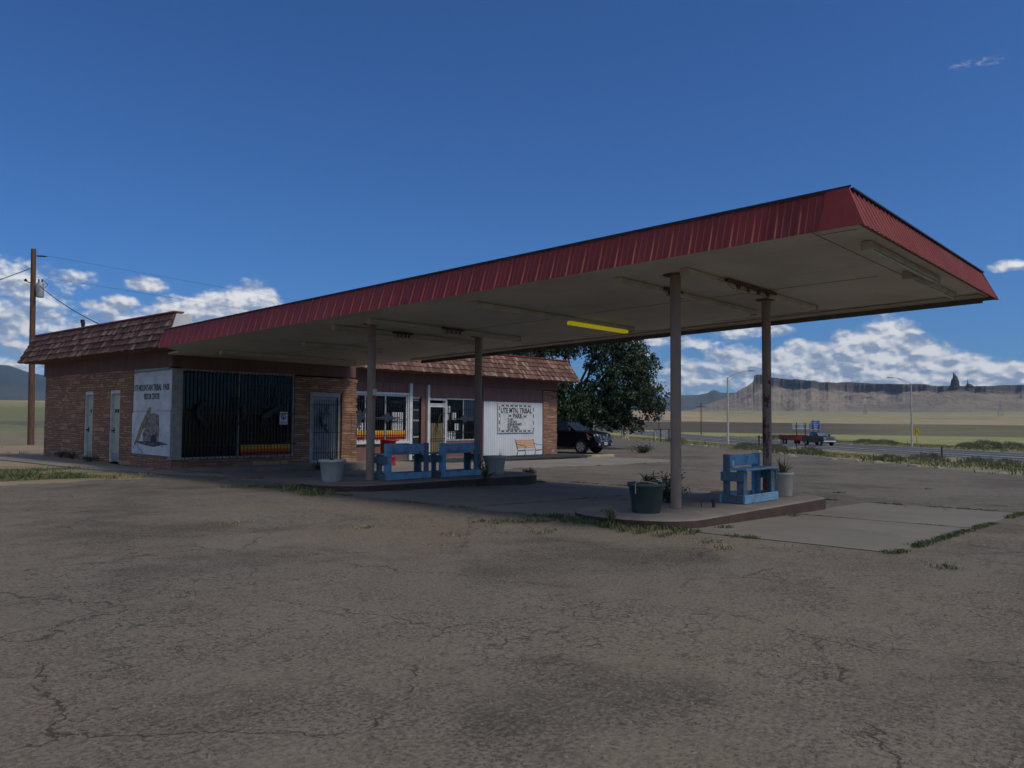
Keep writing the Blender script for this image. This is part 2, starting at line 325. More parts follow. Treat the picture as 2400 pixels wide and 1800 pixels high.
def mat_lot():
    """the ground sheet: worn chip-seal asphalt inside the lot, dirt, grass and a dark shaded band outside, by vertex attributes"""
    m, kk, b = newmat('ground'); v = kk.n('ShaderNodeTexCoord').outputs['Object']
    sd = kk.n('ShaderNodeAttribute', attribute_name='asph').outputs['Fac']
    fc = kk.n('ShaderNodeAttribute', attribute_name='tint').outputs['Color']
    # --- asphalt
    big = kk.noise(v, .16, 5, .6); mid = kk.noise(v, .9, 5, .6)
    c = kk.mix(kk.ss(big, .38, .62), (.205,.168,.124), (.168,.146,.115))
    c = kk.mix(kk.m('MULTIPLY', kk.ss(kk.noise(v, .30, 6, .68), .48, .62), .82), c, (.088,.074,.058))
    c = kk.mix(kk.m('MULTIPLY', kk.ss(kk.noise(kk.vmath('ADD', v, (31.,7.,0.)), .22, 5, .6), .56, .70), .6), c, (.200,.148,.112))
    c = kk.mix(kk.m('MULTIPLY', kk.ss(kk.noise(kk.vmath('ADD', v, (3.,57.,0.)), .3, 4, .6), .56, .72), .6), c, (.185,.178,.160))
    c = kk.mix(kk.m('MULTIPLY', kk.ss(mid, .45, .62), .30), c, (.215,.188,.152))
    vo = kk.n('ShaderNodeTexVoronoi'); kk.put(vo.inputs['Vector'], v); vo.inputs['Scale'].default_value = 34
    chipv = kk.sep(vo.outputs['Color'])[0]
    inside = kk.m('LESS_THAN', vo.outputs['Distance'], .34)
    c = kk.mix(kk.m('MULTIPLY', kk.m('MULTIPLY', inside, kk.m('GREATER_THAN', chipv, .93)), .45), c, (.33,.29,.24))
    c = kk.mix(kk.m('MULTIPLY', kk.m('MULTIPLY', inside, kk.m('LESS_THAN', chipv, .20)), .55), c, (.036,.032,.026))
    gr = kk.noise(v, 34, 5, .8)
    pit = kk.m('MAXIMUM', kk.ss(gr, .505, .57), kk.m('MULTIPLY', kk.ss(kk.noise(v, 13, 5, .75), .53, .60), .75))
    pit = kk.m('MULTIPLY', pit, kk.lin(kk.noise(v, 1.3, 5, .7), .38, .62, .35, 1.))
    c = kk.mix(kk.m('MULTIPLY', pit, .78), c, (.045,.038,.031))
    c = kk.mix(kk.m('MULTIPLY', kk.ss(gr, .47, .41), .5), c, (.27,.228,.175))
    wv = kk.noise(v, 2.6, 5, .65, out=1); wsc = kk.vmath('SCALE', wv, None); wsc.node.inputs[3].default_value = .42
    pv = kk.vmath('ADD', v, wsc)
    e1 = kk.vor(pv, 7.5, 'DISTANCE_TO_EDGE'); e2 = kk.vor(pv, .42, 'DISTANCE_TO_EDGE')
    patch = kk.ss(kk.noise(v, .45, 5, .65), .36, .62)
    broken = kk.ss(kk.noise(v, 3.5, 5, .75), .42, .54)
    k1 = kk.m('MULTIPLY', kk.m('SUBTRACT', 1., kk.ss(e1, .0, .065)), kk.m('MULTIPLY', patch, broken))
    k2 = kk.m('MULTIPLY', kk.m('SUBTRACT', 1., kk.ss(e2, .0008, .0055)), kk.ss(kk.noise(v, .9, 4, .7), .44, .50))
    crk = kk.m('MAXIMUM', k1, k2)
    c = kk.mix(kk.m('MULTIPLY', crk, .76), c, (.034,.028,.022))
    # --- natural ground
    n1 = kk.noise(v, .35, 7, .68); n2 = kk.noise(v, 3., 6, .7); n3 = kk.noise(v, .02, 6, .6)
    d = kk.mix(kk.m('MULTIPLY', kk.ss(n1, .46, .62), .5), fc, kk.mix(1., fc, (.52,.60,.40), 'MULTIPLY'))
    d = kk.mix(kk.m('MULTIPLY', kk.ss(n3, .50, .64), .40), d, kk.mix(1., fc, (.60,.66,.50), 'MULTIPLY'))
    d = kk.mix(kk.m('MULTIPLY', kk.ss(n3, .48, .36), .35), d, kk.mix(1., fc, (1.35,1.2,1.05), 'MULTIPLY'))
    d = kk.mix(kk.m('MULTIPLY', kk.ss(n2, .5, .7), .35), d, (.10,.085,.05))
    edge = kk.ss(kk.m('ADD', sd, kk.m('MULTIPLY', kk.m('SUBTRACT', kk.noise(v, .8, 6, .65), .5), 2.2)), -.12, .12)
    kk.put(b.inputs['Base Color'], kk.mix(edge, d, c)); b.inputs['Roughness'].default_value = .93; b.inputs['Specular IOR Level'].default_value = .25
    h = kk.m('SUBTRACT', kk.m('SUBTRACT', .5, kk.m('MULTIPLY', gr, .9)), kk.m('MULTIPLY', crk, .7))
    bump(kk, b, h, .006)
mat_lot()
def mat_concrete(name, c1, c2):
    m, kk, b = newmat(name); v = kk.n('ShaderNodeTexCoord').outputs['Object']
    c = kk.mix(kk.ss(kk.noise(v, .5, 6, .62), .36, .66), c1, c2)
    c = kk.mix(kk.m('MULTIPLY', kk.ss(kk.noise(kk.vmath('MULTIPLY', v, (1.,.35,1.)), 1.1, 6, .7), .56, .72), .5), c, tuple(x*.55 for x in c1))
    e = kk.vor(kk.vmath('ADD', v, kk.noise(v, 1.2, 4, out=1)), .23, 'DISTANCE_TO_EDGE')
    cr = kk.m('MULTIPLY', kk.m('SUBTRACT', 1., kk.ss(e, .001, .004)), kk.ss(kk.noise(v, .8, 3), .5, .6))
    sp = kk.m('LESS_THAN', kk.vor(v, 5.), .055)
    c = kk.mix(kk.m('MULTIPLY', kk.m('MAXIMUM', cr, sp), .8), c, (.05,.045,.04))
    c = kk.mix(kk.lin(kk.noise(v, 40, 3, .7), .35, .7, 0., .3), c, (.11,.10,.09))
    kk.put(b.inputs['Base Color'], c); b.inputs['Roughness'].default_value = .9
    bump(kk, b, kk.noise(v, 40, 3, .7), .003)
mat_concrete('concrete', (.205,.18,.15), (.165,.148,.125))
mat_concrete('concrete_walk', (.27,.235,.19), (.21,.185,.155))
def mat_road():
    m, kk, b = newmat('road_asphalt'); v = kk.n('ShaderNodeTexCoord').outputs['Object']
    c = kk.mix(kk.ss(kk.noise(v, .12, 5), .35, .7), (.085,.08,.075), (.065,.062,.06))
    kk.put(b.inputs['Base Color'], c); b.inputs['Roughness'].default_value = .85
mat_road()
pm('road_paint', (.70,.70,.68), (.5,.5,.48), .6, .6)
def mat_mesa():
    m, kk, b = newmat('mesa_rock'); v = kk.n('ShaderNodeTexCoord').outputs['Object']; x, y, z = kk.sep(v)
    cl = kk.n('ShaderNodeAttribute', attribute_name='cliff').outputs['Fac']
    zw = kk.m('ADD', z, kk.m('MULTIPLY', kk.noise(v, .006, 5), 9.))
    strata = kk.noise(kk.xyz(0., 0., zw), .09, 4, .7)
    talus = kk.mix(kk.ss(kk.noise(v, .008, 7, .7), .38, .62), (.37,.295,.215), (.25,.20,.15))
    talus = kk.mix(kk.m('MULTIPLY', kk.ss(strata, .5, .62), .4), talus, (.20,.17,.13))
    cf = kk.mix(kk.ss(strata, .50, .68), (.075,.062,.056), (.27,.21,.16))
    cf = kk.mix(kk.m('MULTIPLY', kk.ss(kk.noise(v, .07, 5, .7), .5, .6), .35), cf, (.13,.105,.09))
    c = kk.mix(cl, talus, cf)
    fc = kk.n('ShaderNodeAttribute', attribute_name='foot').outputs['Fac']
    c = kk.mix(fc, c, (.30,.27,.16))
    kk.put(b.inputs['Base Color'], c); b.inputs['Roughness'].default_value = .95
    bump(kk, b, kk.noise(v, .03, 7, .7), 22.)
mat_mesa()
pm('mountain_forest', (.035,.048,.035), (.09,.085,.06), .0012, .95)
pm('ridge_blue', (.06,.062,.055), (.10,.095,.08), .0015, .95)
# ------------------------------------------------------------------ geometry helpers
class MB:
    def __init__(s): s.v = []; s.f = []; s.sm = []; s.mi = []; s.cur = 0; s.tone = []
    def add(s, vs, fs, smooth=False, tone=0.):
        o = len(s.v); s.v += [tuple(p) for p in vs]
        for q in fs: s.f.append(tuple(i+o for i in q)); s.sm.append(smooth); s.mi.append(s.cur); s.tone.append(tone)
    def box(s, x0, x1, y0, y1, z0, z1, tone=0.):
        s.add([(x0,y0,z0),(x1,y0,z0),(x1,y1,z0),(x0,y1,z0),(x0,y0,z1),(x1,y0,z1),(x1,y1,z1),(x0,y1,z1)],
              [(0,3,2,1),(4,5,6,7),(0,1,5,4),(1,2,6,5),(2,3,7,6),(3,0,4,7)], tone=tone); return s
    def hexa(s, P, tone=0.):
        s.add(P, [(0,3,2,1),(4,5,6,7),(0,1,5,4),(1,2,6,5),(2,3,7,6),(3,0,4,7)], tone=tone); return s
    def tube(s, pts, rad, n=8, cap=True):
        pts = [Vector(p) for p in pts]; R = rad if isinstance(rad, (list, tuple)) else [rad]*len(pts)
        vs = []; fs = []; prev = None
        for i, p in enumerate(pts):
            d = (pts[min(i+1, len(pts)-1)]-pts[max(i-1, 0)]).normalized()
            a = d.cross(Vector((0,0,1))) if prev is None else prev - d*prev.dot(d)
            if a.length < 1e-4: a = d.cross(Vector((1,0,0)))
            a.normalize(); prev = a; b = d.cross(a)
            for j in range(n):
                t = 2*pi*j/n; vs.append(p+(a*cos(t)+b*sin(t))*R[i])
        for i in range(len(pts)-1):
            for j in range(n): fs.append((i*n+j, i*n+(j+1) % n, (i+1)*n+(j+1) % n, (i+1)*n+j))
        s.add(vs, fs, True)
        if cap: s.add(vs[:n], [tuple(range(n))[::-1]]); s.add(vs[-n:], [tuple(range(n))])
        return s
    def lathe(s, prof, c=(0,0,0), n=28, rib=0., nr=0, smooth=True):
        vs = []; fs = []
        for (rr, z) in prof:
            for j in range(n):
                t = 2*pi*j/n; q = rr*(1+(rib*(1 if (j % 2) else -1) if nr else 0)); vs.append((c[0]+q*cos(t), c[1]+q*sin(t), c[2]+z))
        for i in range(len(prof)-1):
            for j in range(n): fs.append((i*n+j, i*n+(j+1) % n, (i+1)*n+(j+1) % n, (i+1)*n+j))
        s.add(vs, fs, smooth); return s
    def prism(s, poly, axis, a0, a1):
        """extrude a 2D polygon: axis 'y' takes (x,z), 'x' takes (y,z), 'z' takes (x,y)"""
        def P(q, a): return {'y': (q[0], a, q[1]), 'x': (a, q[0], q[1]), 'z': (q[0], q[1], a)}[axis]
        n = len(poly); vs = [P(q, a0) for q in poly]+[P(q, a1) for q in poly]
        fs = [tuple(range(n))[::-1], tuple(range(n, 2*n))]+[(i, (i+1) % n, (i+1) % n+n, i+n) for i in range(n)]
        s.add(vs, fs); return s
    def build(s, name, mat, parent=None, loc=None, rz=None, fix=True):
        me = bpy.data.meshes.new(name); me.from_pydata(s.v, [], s.f); me.update()
        mats = mat if isinstance(mat, (list, tuple)) else [mat]
        for q in mats: me.materials.append(M[q])
        me.polygons.foreach_set('use_smooth', s.sm); me.polygons.foreach_set('material_index', s.mi)
        if any(s.tone):
            at = me.attributes.new('tone', 'FLOAT', 'FACE'); at.data.foreach_set('value', s.tone)
        if fix:
            bm = bmesh.new(); bm.from_mesh(me); bmesh.ops.recalc_face_normals(bm, faces=bm.faces); bm.to_mesh(me); bm.free()
        o = bpy.data.objects.new(name, me); C.objects.link(o)
        if parent: o.parent = parent
        if loc: o.location = loc
        if rz is not None: o.rotation_euler = (0,0,rz)
        return o
def tag(o, label=None, cat=None, group=None, kind=None):
    if label: o['label'] = label
    if cat: o['category'] = cat
    if group: o['group'] = group
    if kind: o['kind'] = kind
    return o
def thing(name, label, cat, loc=(0,0,0), rz=0, group=None):
    o = bpy.data.objects.new(name, None); C.objects.link(o); o.location = loc; o.rotation_euler = (0,0,rz); o.empty_display_size = .2
    return tag(o, label, cat, group)
def dup(root, loc, rz, label, group=None):
    q = root.copy(); C.objects.link(q); q.location = loc; q.rotation_euler = (0,0,rz); q['label'] = label
    if group: q['group'] = group
    for ch in list(root.children):
        c = ch.copy(); C.objects.link(c); c.parent = q
        for g in list(ch.children):
            d = g.copy(); C.objects.link(d); d.parent = c
    return q
def bevel(o, w, seg=1):
    m = o.modifiers.new('bevel', 'BEVEL'); m.width = w; m.segments = seg; m.limit_method = 'ANGLE'; m.angle_limit = radians(35)
    return o
def text(s, size, mat, parent, loc, facing='F', squeeze=1., weight=0., align='CENTER', name='lettering', depth=.003, space=1.):
    cu = bpy.data.curves.new(name, 'FONT'); cu.body = s; cu.size = size; cu.extrude = depth; cu.align_x = align; cu.offset = weight; cu.space_character = space
    t = bpy.data.objects.new('tmp', cu); C.objects.link(t)
    bpy.context.view_layer.update(); dg = bpy.context.evaluated_depsgraph_get()
    me = bpy.data.meshes.new_from_object(t.evaluated_get(dg)); bpy.data.objects.remove(t); bpy.data.curves.remove(cu)
    me.materials.clear(); me.materials.append(M[mat])
    R = Matrix(((1,0,0),(0,0,-1),(0,1,0))) if facing == 'F' else Matrix(((0,0,-1),(-1,0,0),(0,1,0)))
    for v in me.vertices:
        q = Vector((v.co.x*squeeze, v.co.y, v.co.z)); v.co = R @ q
    o = bpy.data.objects.new(name, me); C.objects.link(o); o.parent = parent; o.location = loc
    return o
def sst(x, a, b):
    t = min(max((x-a)/(b-a), 0.), 1.); return t*t*(3-2*t)
def lerpt(x, T):
    if x <= T[0][0]: return T[0][1]
    for (a, p), (b, q) in zip(T, T[1:]):
        if x <= b: return p+(q-p)*(x-a)/(b-a)
    return T[-1][1]
def nz(x, y, sc, sd=0.): return noise.noise(Vector((x*sc+sd, y*sc-sd, sd*.37)))
def fbm(x, y, sc, sd=0., o=4):
    a = 0; amp = .5
    for i in range(o): a += amp*nz(x, y, sc*2**i, sd+i*7.1); amp *= .5
    return a

# ------------------------------------------------------------------ terrain
LOTX = [(-1e4,0),(9.5,0),(20,-.26),(24,-.345),(30,-.42),(36,-.45),(60,-.45)]
def uu(x, y): return .74*x-.67*y
NEAR = [(-33.5,-133.9),(54.8,-24.8),(85.7,13.4),(105.1,37.5),(113.3,50.2),(142.4,79.5),(213.8,143.8),(330,240),(700,560)]
FAR = [(-20,-146.),(80,-21.5),(112.5,17.6),(136.5,48.7),(150,66.4),(198.5,110.8),(290.7,195.5),(400,285),(760,600)]
def gz(x, y):
    """height of the ground sheet"""
    z = lerpt(x, LOTX)
    z -= .09*sst(y, 17, 20)*sst(x, 10, 11.3)*(1-sst(x, 17.5, 20.5))*(1-sst(y, 26, 30))
    d = hypot(x, y); az = degrees(atan2(x, y)); U = uu(x, y)
    if U > 22 and d > 12:                                   # verge falling to the highway
        z = min(z, -.45) if U > 26 else z
        z = z + (-2.12-z)*sst(U, 20, 50)
    rt = lerpt(d, [(0,-2.12),(160,-2.12),(330,-2.7),(500,.6),(560,1.0),(640,.5),(900,1.5),(1500,10),(3000,39),(5200,62),(14000,90)])
    lf = lerpt(d, [(0,0),(60,-.2),(120,.6),(300,3.2),(800,15.6),(950,16.0),(1500,14),(14000,60)])
    wr = sst(az, 34, 52)*(1-sst(az, 150, 190))
    if d > 60:
        far = lf*(1-wr)+rt*wr
        w = sst(d, 60, 130) if U < 22 else sst(d, 200, 300)
        if U < 22 and wr > .3: w *= sst(d, 90, 200)
        z = z*(1-w)+far*w
        if d > 200: z += (fbm(x, y, .004, 3.)*1.6*sst(d, 200, 600))*(1 if wr < .5 else .8)
    elif U < 22 and (y > 34 or x < 8) and d > 22:
        z += fbm(x, y, .12, 1.)*.16*sst(max(y-34, 8-x), 0, 6)
    return z
def asph(x, y):
    a = min(22.3-uu(x, y)+.6*nz(x, y, .15), max(19.6-y, min(x-9.0, 27.5-y+0*x) if x < 34 else x-34.2))
    if x < 9.2: a = min(a, 19.5-y)
    return max(-20, min(20, min(a, 140-hypot(x, y))))
def tint(x, y):
    d = hypot(x, y); az = degrees(atan2(x, y)); U = uu(x, y)
    sand = (.32,.25,.165); grn = (.15,.16,.07); shade_band = (.115,.092,.066); yg = (.33,.31,.13)
    def mx(a, b, t): return tuple(p+(q-p)*t for p, q in zip(a, b))
    if az < 40 and U < 18:                                    # left and behind: dirt verge, scrub, dry slope
        c = sand
        if d > 12: c = mx(sand, grn, .55*sst(y, 20.3, 21.3)*(1-sst(y, 24, 27)))
        t = sst(d, 52, 62); c = mx(c, (.25,.20,.14), t)
        c = mx(c, (.20,.205,.10), sst(d, 70, 110)); c = mx(c, (.31,.27,.14), sst(d, 300, 520)); c = mx(c, (.46,.35,.21), sst(d, 640, 760))
        return c
    if d < 140 or U < 60:
        c = mx((.22,.21,.11), (.28,.25,.14), .5+nz(x, y, .1))
        return mx(c, yg, sst(d, 70, 140))
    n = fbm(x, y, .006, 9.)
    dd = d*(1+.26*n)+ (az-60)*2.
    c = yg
    c = mx(c, mx(shade_band, (.23,.21,.11), .55*sst(az, 67, 76)), sst(dd, 300, 345))  # dark far band: cloud shade and darker soil put into the ground colour
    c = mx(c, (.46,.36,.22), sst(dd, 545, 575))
    c = mx(c, (.40,.32,.18) if az > 62 else (.48,.35,.20), sst(dd, 640, 900))
    c = mx(c, (.34,.32,.17), .8*sst(dd, 1100, 2000)*sst(az, 58, 70))
    c = mx(c, (.34,.31,.20), sst(dd, 2300, 3200))
    s = fbm(x*cos(.8)-y*sin(.8), (x*sin(.8)+y*cos(.8))*.2, .012, 4.)
    if s > .12 and d > 600: c = mx(c, (.22,.20,.11), min(1, (s-.12)*5))
    if s < -.2 and d > 600: c = mx(c, (.52,.41,.27), min(1, (-s-.2)*5))
    return c
def terrain():
    azs = []
    a = -180.
    while a < 180: azs.append(a); a += .3 if 8 <= a < 92 else 3.
    rs = [0.6]
    while rs[-1] < 15000: rs.append(rs[-1]*1.032+.05)
    vs = []; fs = []; n = len(azs)
    for q in rs:
        for a in azs:
            x, y = q*sin(radians(a)), q*cos(radians(a)); vs.append((x, y, gz(x, y)))
    for i in range(len(rs)-1):
        for j in range(n): fs.append((i*n+j, (i+1)*n+j, (i+1)*n+(j+1) % n, i*n+(j+1) % n))
    vs.append((0,0,0)); fs += [(len(vs)-1, j, (j+1) % n) for j in range(n)]
    me = bpy.data.meshes.new('ground'); me.from_pydata(vs, [], fs); me.update()
    me.polygons.foreach_set('use_smooth', [True]*len(fs)); me.materials.append(M['ground'])
    at = me.attributes.new('asph', 'FLOAT', 'POINT'); at.data.foreach_set('value', [asph(x, y) for x, y, z in vs])
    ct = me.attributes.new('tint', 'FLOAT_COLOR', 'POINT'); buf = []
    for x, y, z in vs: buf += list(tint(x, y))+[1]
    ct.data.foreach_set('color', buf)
    bm = bmesh.new(); bm.from_mesh(me)
    bm.faces.ensure_lookup_table(); bm.normal_update()
    if bm.faces[0].normal.z < 0: bmesh.ops.reverse_faces(bm, faces=bm.faces)
    bm.to_mesh(me); bm.free()
    o = bpy.data.objects.new('ground', me); C.objects.link(o); o['kind'] = 'structure'
terrain()

def dense(line, step=4.):
    out = []
    for (a, b), (c, d) in zip(line, line[1:]):
        n = max(1, int(hypot(c-a, d-b)/step))
        for i in range(n): out.append((a+(c-a)*i/n, b+(d-b)*i/n))
    return out+[line[-1]]
def resample(line, n):
    L = [0.]
    for a, b in zip(line, line[1:]): L.append(L[-1]+hypot(b[0]-a[0], b[1]-a[1]))
    out = []
    for i in range(n+1):
        t = L[-1]*i/n; j = 0
        while j < len(L)-2 and L[j+1] < t: j += 1
        w = (t-L[j])/(L[j+1]-L[j]); out.append((line[j][0]+(line[j+1][0]-line[j][0])*w, line[j][1]+(line[j+1][1]-line[j][1])*w))
    return out
# matched segment by segment so that the two kerbs stay opposite each other
def between(w, n=14):
    out = []
    for i in range(len(NEAR)-1):
        for j in range(n):
            t = j/n
            a = tuple(NEAR[i][q]*(1-t)+NEAR[i+1][q]*t for q in (0,1)); b = tuple(FAR[i][q]*(1-t)+FAR[i+1][q]*t for q in (0,1))
            out.append((a[0]*(1-w)+b[0]*w, a[1]*(1-w)+b[1]*w))
    return out
def roadz(x, y): return max(gz(x, y)+.12, -2.02) if hypot(x, y) < 300 else gz(x, y)+.5
def strip(name, w0, w1, dz, mat, dash=None):
    m = MB(); A = between(w0); B = between(w1)
    for i in range(len(A)-1):
        if dash and i % dash >= dash//2: continue
        P = [A[i], B[i], B[i+1], A[i+1]]
        m.add([(x, y, roadz(x, y)+dz) for x, y in P], [(0,1,2,3)])
    o = m.build(name, mat); o['kind'] = 'structure'; return o
strip('highway', 0, 1, 0, 'road_asphalt')
for nm, w in (('road_line', .10), ('road_line', .34), ('road_line', .60), ('road_line', .88)):
    strip(nm, w, w+.016, .03, 'road_paint')
strip('road_line', .36, .372, .03, 'road_paint')
# embankment skirts so that the road bed meets the ground
m = MB()
for E_, s in ((between(0), between(-.12)), (between(1), between(1.12))):
    for i in range(len(E_)-1):
        m.add([(*E_[i], roadz(*E_[i])-.01), (*E_[i+1], roadz(*E_[i+1])-.01), (*s[i+1], gz(*s[i+1])-.05), (*s[i], gz(*s[i])-.05)], [(0,1,2,3)])
o = m.build('road_shoulder', 'straw'); o['kind'] = 'structure'

def slab(name, x0, x1, y0, y1, dz, mat, nx=12, ny=12, wob=0., th=.06, shape=None):
    """a concrete slab lying on the ground sheet; shape(x,y) may move its outline"""
    m = MB(); top = []; 
    for j in range(ny+1):
        for i in range(nx+1):
            x, y = x0+(x1-x0)*i/nx, y0+(y1-y0)*j/ny
            if shape: x, y = shape(x, y)
            if wob and (i in (0, nx) or j in (0, ny)): x += wob*nz(x, y, 2.1, 5); y += wob*nz(x, y, 2.3, 9)
            top.append((x, y, gz(x, y)+dz))
    n = nx+1; bot = [(x, y, z-th-dz) for x, y, z in top]
    fs = [(j*n+i, j*n+i+1, (j+1)*n+i+1, (j+1)*n+i) for j in range(ny) for i in range(nx)]
    m.add(top, fs)
    ring = [i for i in range(n)]+[j*n+nx for j in range(1, ny+1)]+[ny*n+i for i in range(nx-1, -1, -1)]+[j*n for j in range(ny-1, 0, -1)]
    N = len(ring); m.add([top[i] for i in ring]+[bot[i] for i in ring], [(i, i+N, (i+1) % N+N, (i+1) % N) for i in range(N)])
    o = m.build(name, mat); o['kind'] = 'structure'; return o
XA, XM, XB = 9.62, 13.45, 17.35
gap = .035
for (a, b) in ((XA, XM), (XM, XB)):
    slab('concrete_apron', a+gap, b-gap, 2.78, 5.5, .010, 'concrete', 8, 6, .03)
    slab('concrete_apron', a+gap, b-gap, 7.05, 9.42, .010, 'concrete', 8, 6, .03)
    slab('concrete_apron', a+gap, b-gap, 9.48, 13.2, .010, 'concrete', 8, 6, .03)
    slab('concrete_apron', a+gap+(.9 if a == XA else 0), b-gap, 15.0, 18.6, .010, 'concrete', 8, 8, .03)
    slab('concrete_apron', a+gap+(1.7 if a == XA else 0), b-gap, 18.66, 22.9, .010, 'concrete', 8, 8, .03)
for a, b in ((17.6, 22.4), (22.45, 27.3), (27.35, 32.2), (32.25, 35.2)):
    slab('front_walk', a, b, 19.25, 23.0, .016, 'concrete_walk', 10, 6, .03)
    slab('front_walk', max(a, 18.55), b, 23.03, 26.62 if b < 35 else 26.9, .018, 'concrete_walk', 10, 6, .02)
def bend(x, y):
    if y < 24: return (x + .0 + (1.05*sst(24-y, 0, 3.4) if x < 10.5 else .3*sst(24-y, 0, 3.4)), y)
    return x, y
slab('side_walk', 9.25, 11.6, 20.6, 34.6, .03, 'concrete_walk', 8, 30, .02, shape=bend)
# low step in front of the shop window
m = MB(); m.box(11.0, 18.5, 22.35, 23.62, -.35, -.055)
o = bevel(m.build('entrance_step', 'kerb_top'), .015); o['kind'] = 'structure'

# pump islands
def island(y, x0, x1, label):
    t = thing('pump_island', label, 'island', (0,0,0), 0, 'raised pump islands under the canopy')
    pts = []; hw = 1.02
    for j in range(13):
        a = pi/2+pi*j/12; pts.append((x0+.75+.75*cos(a), y+hw*sin(a)))
    for j in range(13):
        a = -pi/2+pi*j/12; pts.append((x1-.75+.75*cos(a), y+hw*sin(a)))
    pts = [(x+.02*nz(x, y_, 3), y_+.02*nz(x, y_, 3, 4)) for x, y_ in pts]
    inn = [(x0+.75 + (x-x0-.75)*.93 if x < (x0+x1)/2 else x1-.75+(x-x1+.75)*.93, y+(q-y)*.955) for x, q in pts]
    n = len(pts); top = .12
    def zt(x): return top-.006*(x-x0)
    m = MB(); m.add([(x, q, zt(x)-.02) for x, q in pts]+[(x, q, -.5) for x, q in pts], [(i, (i+1) % n, (i+1) % n+n, i+n) for i in range(n)])
    m.build('kerb_face', 'kerb_red', t)
    m = MB(); m.add([(x, q, zt(x)) for x, q in inn]+[(x, q, zt(x)-.02) for x, q in pts], [tuple(range(n))]+[(i, i+n, (i+1) % n+n, (i+1) % n) for i in range(n)])
    m.build('island_top', 'kerb_top', t)
island(14.1, 9.9, 16.5, 'pump island nearer the building carrying two blue benches')
island(6.42, 9.42, 15.45, 'nearest pump island with the green planter and a single blue bench')

# ------------------------------------------------------------------ mesa, spires, far ridges
MESA = [(61.2,.75),(61.917,.963),(63.342,1.551),(64.386,2.015),(64.891,2.361),(65.31,2.619),(65.477,2.762),(65.522,3.138),(65.73,3.222),(66.144,3.189),(66.198,3.016),(66.659,2.983),(67.616,2.864),(68.408,2.813),(69.349,2.772),(69.647,2.642),(71.342,2.6),(73.573,2.49),(75.727,2.46),(76.299,2.337),(77.195,2.324),(78.054,2.311),(79.281,2.274),(80.129,2.338),(81.176,2.312),(85.285,2.159),(92,2.1)]
def heightfield(name, az0, az1, daz, rs, fn, mat):
    vs = []; cl = []; ft = []; na = int((az1-az0)/daz)+1
    for q in rs:
        for i in range(na):
            a = az0+daz*i; x, y = q*sin(radians(a)), q*cos(radians(a)); z, c, w = fn(a, q, x, y); vs.append((x, y, z)); cl.append(c); ft.append(w)
    fs = [(j*na+i, (j+1)*na+i, (j+1)*na+i+1, j*na+i+1) for j in range(len(rs)-1) for i in range(na-1)]
    me = bpy.data.meshes.new(name); me.from_pydata(vs, [], [q[::-1] for q in fs]); me.update(); me.materials.append(M[mat])
    me.polygons.foreach_set('use_smooth', [True]*len(fs))
    me.attributes.new('cliff', 'FLOAT', 'POINT').data.foreach_set('value', cl)
    me.attributes.new('foot', 'FLOAT', 'POINT').data.foreach_set('value', ft)
    o = bpy.data.objects.new(name, me); C.objects.link(o); o['kind'] = 'structure'; return o
def ridged(x, y, sc, sd, o=4):
    a = 0; amp = .55; w = 1.
    for i in range(o):
        n = 1-abs(nz(x, y, sc*2**i, sd+3.3*i))*2.; n = max(n, 0)**2; a += n*amp*w; w = min(1, n*1.6); amp *= .5
    return a
def mesa_fn(a, q, x, y):
    rim = 4350+420*nz(a*.35, 0, 1, 2)+60*nz(a*1.9, 0, 1, 5)+26*nz(a*7, 0, 1, 8)
    if 70.2 < a < 74.6: rim += 260*sin((a-70.2)/4.4*pi)
    if a < 65.5: rim -= (65.5-a)*55
    el = lerpt(a, MESA); H = tan_el(el)*rim+1.45
    foot0 = rim-1250-260*nz(a*.8, 0, 1, 12); base = gz(x, y)-3
    t = (q-foot0)/(rim-foot0)
    if t <= 0: return base-6*(-t)*4, 0., 1.
    if t >= 1:
        zz = H+5*nz(x, y, .01, 3)-(q-rim)*.004; return zz, .6, 0.
    soft = (a < 65.45)
    tt = 1.0 if soft else .955
    frac = .74 if not soft else 1.
    k_ = (t/tt) if t < tt else 1.
    prof = k_**1.45*frac
    steep = 0.
    if not soft:
        bench = .07*sst(t, .60, .64)*(1-sst(t, .7, .95))     # a thin hard bed half-way up
        prof += bench*.5
        if t >= tt: s = (t-tt)/(1-tt); prof = frac+(1-frac)*sst(s, 0, .5); steep = 1.
    g = ridged(x+y*.3, y, .0038, 1., 5)
    wx = nz(x, y, .002, 31)*1.2
    g2 = ridged(a*1.0+wx, (q-rim)*.0009, 1.5, 6., 4)
    amp = sin(min(t, 1)*pi)**.7*.30
    h = (H-base)*(prof*(1-amp)+amp*(g*.85+g2*.15)*1.5*t**.8)
    h = min(h, (H-base)*(frac+.02 if t < tt else 1.0))
    return base+h, max(steep, sst(t, .84, .93)*.6 if not soft else 0), 1-sst(t, .05, .28)
def tan_el(e): return math.tan(radians(e))
rs = [2500+24*i for i in range(60)]+[3940+14*i for i in range(75)]+[5000+120*i for i in range(12)]
heightfield('mesa', 60.9, 92, .06, rs, mesa_fn, 'mesa_rock')
